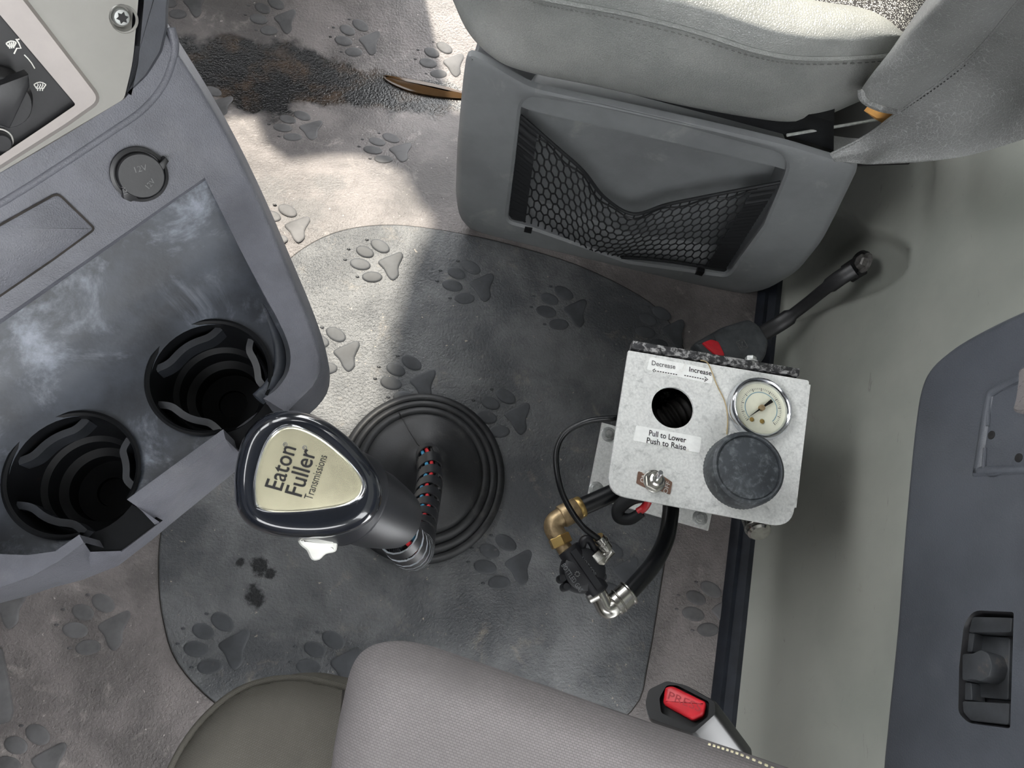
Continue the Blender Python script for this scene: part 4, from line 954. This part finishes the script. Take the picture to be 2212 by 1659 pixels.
mk('stalk', strap(stp, wv, .0042, Z3), M['black'], pbk, 60)
mk('anchor_plate', join(lathe([(.0165, 0), (.0165, .005), (.0145, .007)], PW(1862, 572), wtilt, 28), strap(np.array([PW(1830, 592, .006), PW(1845, 582, .006), PW(1860, 573, .006)]), .012, .004, Z3)), M['ink'], pbk)
hexbolt('bolt', PW(1870, 568, .007), wtilt, .0085, pbk, simple('dark bolt', (96, 94, 92), .5, .5, var=.15, vs=200), .0118)

# ================================================================== STORAGE LOCKER PANEL (right edge)
lk = root('storage_panel', 'charcoal plastic storage panel with latch on the rear wall', 'panel', PW(1990, 1400))
LO = .045
lo = [(2620, 560), (2330, 628), (2214, 676), (2120, 722), (2060, 760), (2020, 800), (1998, 850), (1985, 930), (1972, 1060), (1960, 1200), (1948, 1360), (1932, 1520), (1920, 1640), (1916, 1760), (2200, 1850), (2620, 1850)]
lo = np.array([tuple(p) for p in cr(lo[1:13], 4)]); lo = np.vstack([lo, [(1916, 1780), (2200, 1850), (2620, 1850), (2620, 560)]])
Lp = lambda x, y, d=0.: PW(x, y, LO+d)
l3 = np.array([Lp(*p) for p in lo])
lat = rnd([(2102, 1318), (2190, 1322), (2182, 1574), (2092, 1562), (2070, 1540), (2072, 1440), (2082, 1350)], [22, 6, 6, 12, 12, 0, 12], 4)
i1 = inset(l3, wtilt, .010)
topo = [pxl(p+wtilt*.009) for p in i1]
lg = join(loft([l3-wtilt*.042, l3-wtilt*.004, inset(l3, wtilt, .002)+wtilt*.004, inset(l3, wtilt, .006)+wtilt*.0078, i1+wtilt*.009], True),
          sheet(topo, [[tuple(p) for p in lat]], lambda x, y: Lp(x, y, .009)))
lkb = mk('panel', lg, M['locker'], lk, 40)
l4 = np.array([Lp(*p, .009) for p in lat]); l5 = inset(l4, wtilt, .003)-wtilt*.016
lw_ = mk('latch_recess', loft([l4, inset(l4, wtilt, .001)-wtilt*.003, l5], True, False, True), M['black'], lk)
# latch handle: upper and lower blocks and a thumb tongue
M['latch'] = simple('worn black latch', (50, 52, 55), .45, bs=500, bst=.1, var=.15, vs=40, dust=(96, 88, 80), dlo=.6, dhi=.8, ds=40)
def lblock(name, poly, d0, d1, par=None, mt='latch', r=5):
    p = np.array([Lp(*q, .009+d1) for q in rnd(poly, r, 4)])-wtilt*(d1-d0); return mk(name, prism(p, wtilt*(d1-d0), .0007), M[mt], par or lw_)
lblock('latch_cheek', [(2100, 1332), (2186, 1334), (2184, 1366), (2092, 1366)], -.014, -.002)
lblock('latch_cheek', [(2078, 1514), (2180, 1519), (2178, 1566), (2096, 1557), (2080, 1538)], -.014, -.002)
lblock('latch_side', [(2084, 1367), (2105, 1367), (2100, 1408), (2080, 1408)], -.014, -.004, r=3)
lblock('latch_side', [(2077, 1474), (2098, 1474), (2100, 1513), (2077, 1512)], -.014, -.004, r=3)
lblock('thumb_tongue', [(2078, 1412), (2100, 1412), (2118, 1403), (2135, 1411), (2143, 1436), (2136, 1461), (2118, 1472), (2100, 1466), (2078, 1470)], -.013, .001, r=6)
lblock('latch_slide', [(2118, 1372), (2182, 1378), (2178, 1512), (2112, 1506)], -.0155, -.011)
M['rustdust'] = simple('brown dust', (132, 104, 82), .95, var=.2, vs=120)
lblock('trapped_dust', [(2100, 1370), (2116, 1372), (2114, 1408), (2098, 1410)], -.0155, -.0122, mt='rustdust'); lblock('trapped_dust', [(2092, 1478), (2110, 1478), (2112, 1514), (2094, 1508)], -.0155, -.0122, mt='rustdust')
# moulded rectangle with two screw holes
fr2 = rnd([(2130, 838), (2300, 770), (2300, 1020), (2112, 1030), (2100, 1030)], [26, 0, 0, 8, 8], 5)
f3 = np.array([Lp(*p, .009) for p in fr2]); 
mk('moulded_border', loft([f3, inset(f3, wtilt, .002)+wtilt*.002, inset(f3, wtilt, .006)+wtilt*.002, inset(f3, wtilt, .008)-wtilt*.0], True), M['locker'], lkb, 60)
mk('moulded_line', join(tube(cr([Lp(x, y, .0095) for x, y in ((2134, 920), (2138, 866), (2150, 848), (2230, 808))], 5), .0014, 8), tube(cr([Lp(x, y, .0095) for x, y in ((2128, 968), (2126, 1014), (2134, 1024), (2150, 1024), (2230, 1006))], 5), .0014, 8)), M['locker'], lkb)
for q in ((2142, 940), (2201, 989)): mk('screw_hole', lathe([(.0032, -.001), (.0032, .0004), (.0022, .0006)], Lp(*q, .009), wtilt, 16), M['ink'], lkb)
ft = cr([(2240, 790), (2210, 800), (2206, 830), (2200, 870), (2196, 888), (2215, 895), (2260, 890)], 4)
cf = np.array([PW(*p, LO+.022) for p in ft]); 
tag(mk('curtain', loft([cf-wtilt*.004, cf+wtilt*.002, inset(cf, wtilt, .002)+wtilt*.004], True, True, True), M['arm']), 'edge of grey fabric hanging over the charcoal storage panel', 'curtain')

# ================================================================== DRIVER SIDE: armrest, seat, buckle
def dome(poly, z0, rad, top, step):
    mpp = (CH-z0)/F
    def lift(x, y):
        d = max(0., -sd((x, y), poly))*mpp; q = min(d, rad)
        return P(x, y, z0+math.sqrt(max(0, rad*rad-(rad-q)**2))*top/rad+.004*sm((d-rad)/.05))
    rim = []
    g = sheet(poly, [], lift, step)
    # finer bands near the edge keep the roll smooth
    return g
def densify(poly, step):
    out = []
    for i in range(len(poly)):
        a, b = A(*poly[i]), A(*poly[(i+1) % len(poly)]); n = max(1, int(np.linalg.norm(b-a)/step))
        out += [tuple(a+(b-a)*k/n) for k in range(n)]
    return out
ds = root('driver_seat', 'olive grey ribbed fabric driver seat cushion with piped edge', 'seat', P(560, 1640, .25))
do = [(330, 1760), (372, 1660), (408, 1596), (455, 1540), (515, 1494), (580, 1472), (650, 1468), (715, 1480), (800, 1500), (900, 1600), (900, 2100), (250, 2100)]
do = np.vstack([cr(do[:9], 4), do[9:]])
do = np.array(densify([tuple(p) for p in do], 12)); d3 = np.array([P(*p, .33) for p in do])
mk('cushion', join(loft([d3*A(1, 1, 0)+Z3*.23, d3-Z3*.05, d3], True), dome([tuple(p) for p in do], .33, .03, .02, 11)), M['cush'], ds, 80)
pip = np.array([P(*p, .332) for p in do if p[1] < 1780 and p[0] < 795]); mk('piping', tube(pip, .0032, 10), M['cush'], ds)
jn = [P(x, y, .349) for x, y in ((742, 1490), (735, 1560), (724, 1620), (716, 1680))]; mk('seam', tube(cr(jn, 5), .0008, 6), M['seam'], ds)
ar = root('armrest', 'padded grey fabric armrest of the driver seat in the foreground', 'armrest', P(1100, 1620, .38))
ao = [(712, 1690), (722, 1610), (742, 1510), (762, 1436), (796, 1398), (850, 1385), (915, 1393), (1000, 1420), (1200, 1490), (1390, 1557), (1570, 1615), (1710, 1662), (1900, 1730)]
ao = np.vstack([cr(ao, 5), [(1950, 2050), (1300, 2050), (720, 1900)]])
ao = np.array(densify([tuple(p) for p in ao], 12)); a3 = np.array([P(*p, .45) for p in ao])
mk('pad', join(loft([inset(a3, Z3, .01)-Z3*.075, inset(a3, Z3, .002)-Z3*.06, a3-Z3*.03, a3], True, True, False), dome([tuple(p) for p in ao], .45, .03, .028, 9)), M['arm'], ar, 80)
tl = cr([P(x, y, .466) for x, y in ((1530, 1607), (1600, 1630), (1690, 1668), (1760, 1700))], 14)
mk('stitching', join(*[stick(tl[i], tl[i+1], .0006) for i in range(0, len(tl)-1, 2)]), simple('pale thread', (196, 190, 160), .8), ar)
db = root('seat_belt_buckle', 'clean glossy black seat belt buckle with red PRESS button beside the armrest', 'buckle', P(1520, 1600, .15))
dz_ = .28
dn = nrm(nrm(O-P(1470, 1525, dz_))*.8+A(-.15, .2, .2)); dc = P(1465, 1525, dz_)
D = lambda x, y, d=0.: PL(x, y, dc+dn*d, dn)
dob = rnd([(1390, 1520), (1398, 1487), (1440, 1467), (1480, 1476), (1548, 1514), (1550, 1545), (1500, 1590), (1400, 1555)], 9, 4)
dop = rnd([(1424, 1508), (1440, 1480), (1462, 1480), (1532, 1516), (1530, 1548), (1497, 1573), (1428, 1540)], 6, 4)
axd = nrm(P(1600, 1690, .17)-dc)
d0 = np.array([D(*p) for p in dob])
di = np.array([D(*p) for p in dop])
mk('housing', join(loft([d0+axd*.09, d0+axd*.004, inset(d0, dn, .0015)+dn*.001], True, True, False), sheet([pxl(p) for p in inset(d0, dn, .0015)+dn*.001], [[tuple(p) for p in dop]], lambda x, y: D(x, y, .001)), loft([np.array([D(*p, .001) for p in dop]), di-dn*.012], True, False, True)), simple('black buckle shell', (15, 16, 18), .3, var=.05), db, 35)
rbn = rnd([(1436, 1484), (1452, 1481), (1526, 1517), (1520, 1545), (1496, 1556), (1432, 1520)], 6, 4)
b3 = np.array([D(*p) for p in rbn])
rbt = mk('release_button', loft([b3-dn*.010, b3-dn*.001, inset(b3, dn, .001)+dn*.001, inset(b3, dn, .003)+dn*.0016], True, True, True), M['red'], db, 50)
M['redemb'] = simple('embossed red', (176, 34, 46), .5, var=.05)
mk('lettering', text_geo('PRESS', D(1442, 1509, .0016), D(1512, 1538, .0016), dn, height=.0062), M['redemb'], rbt)
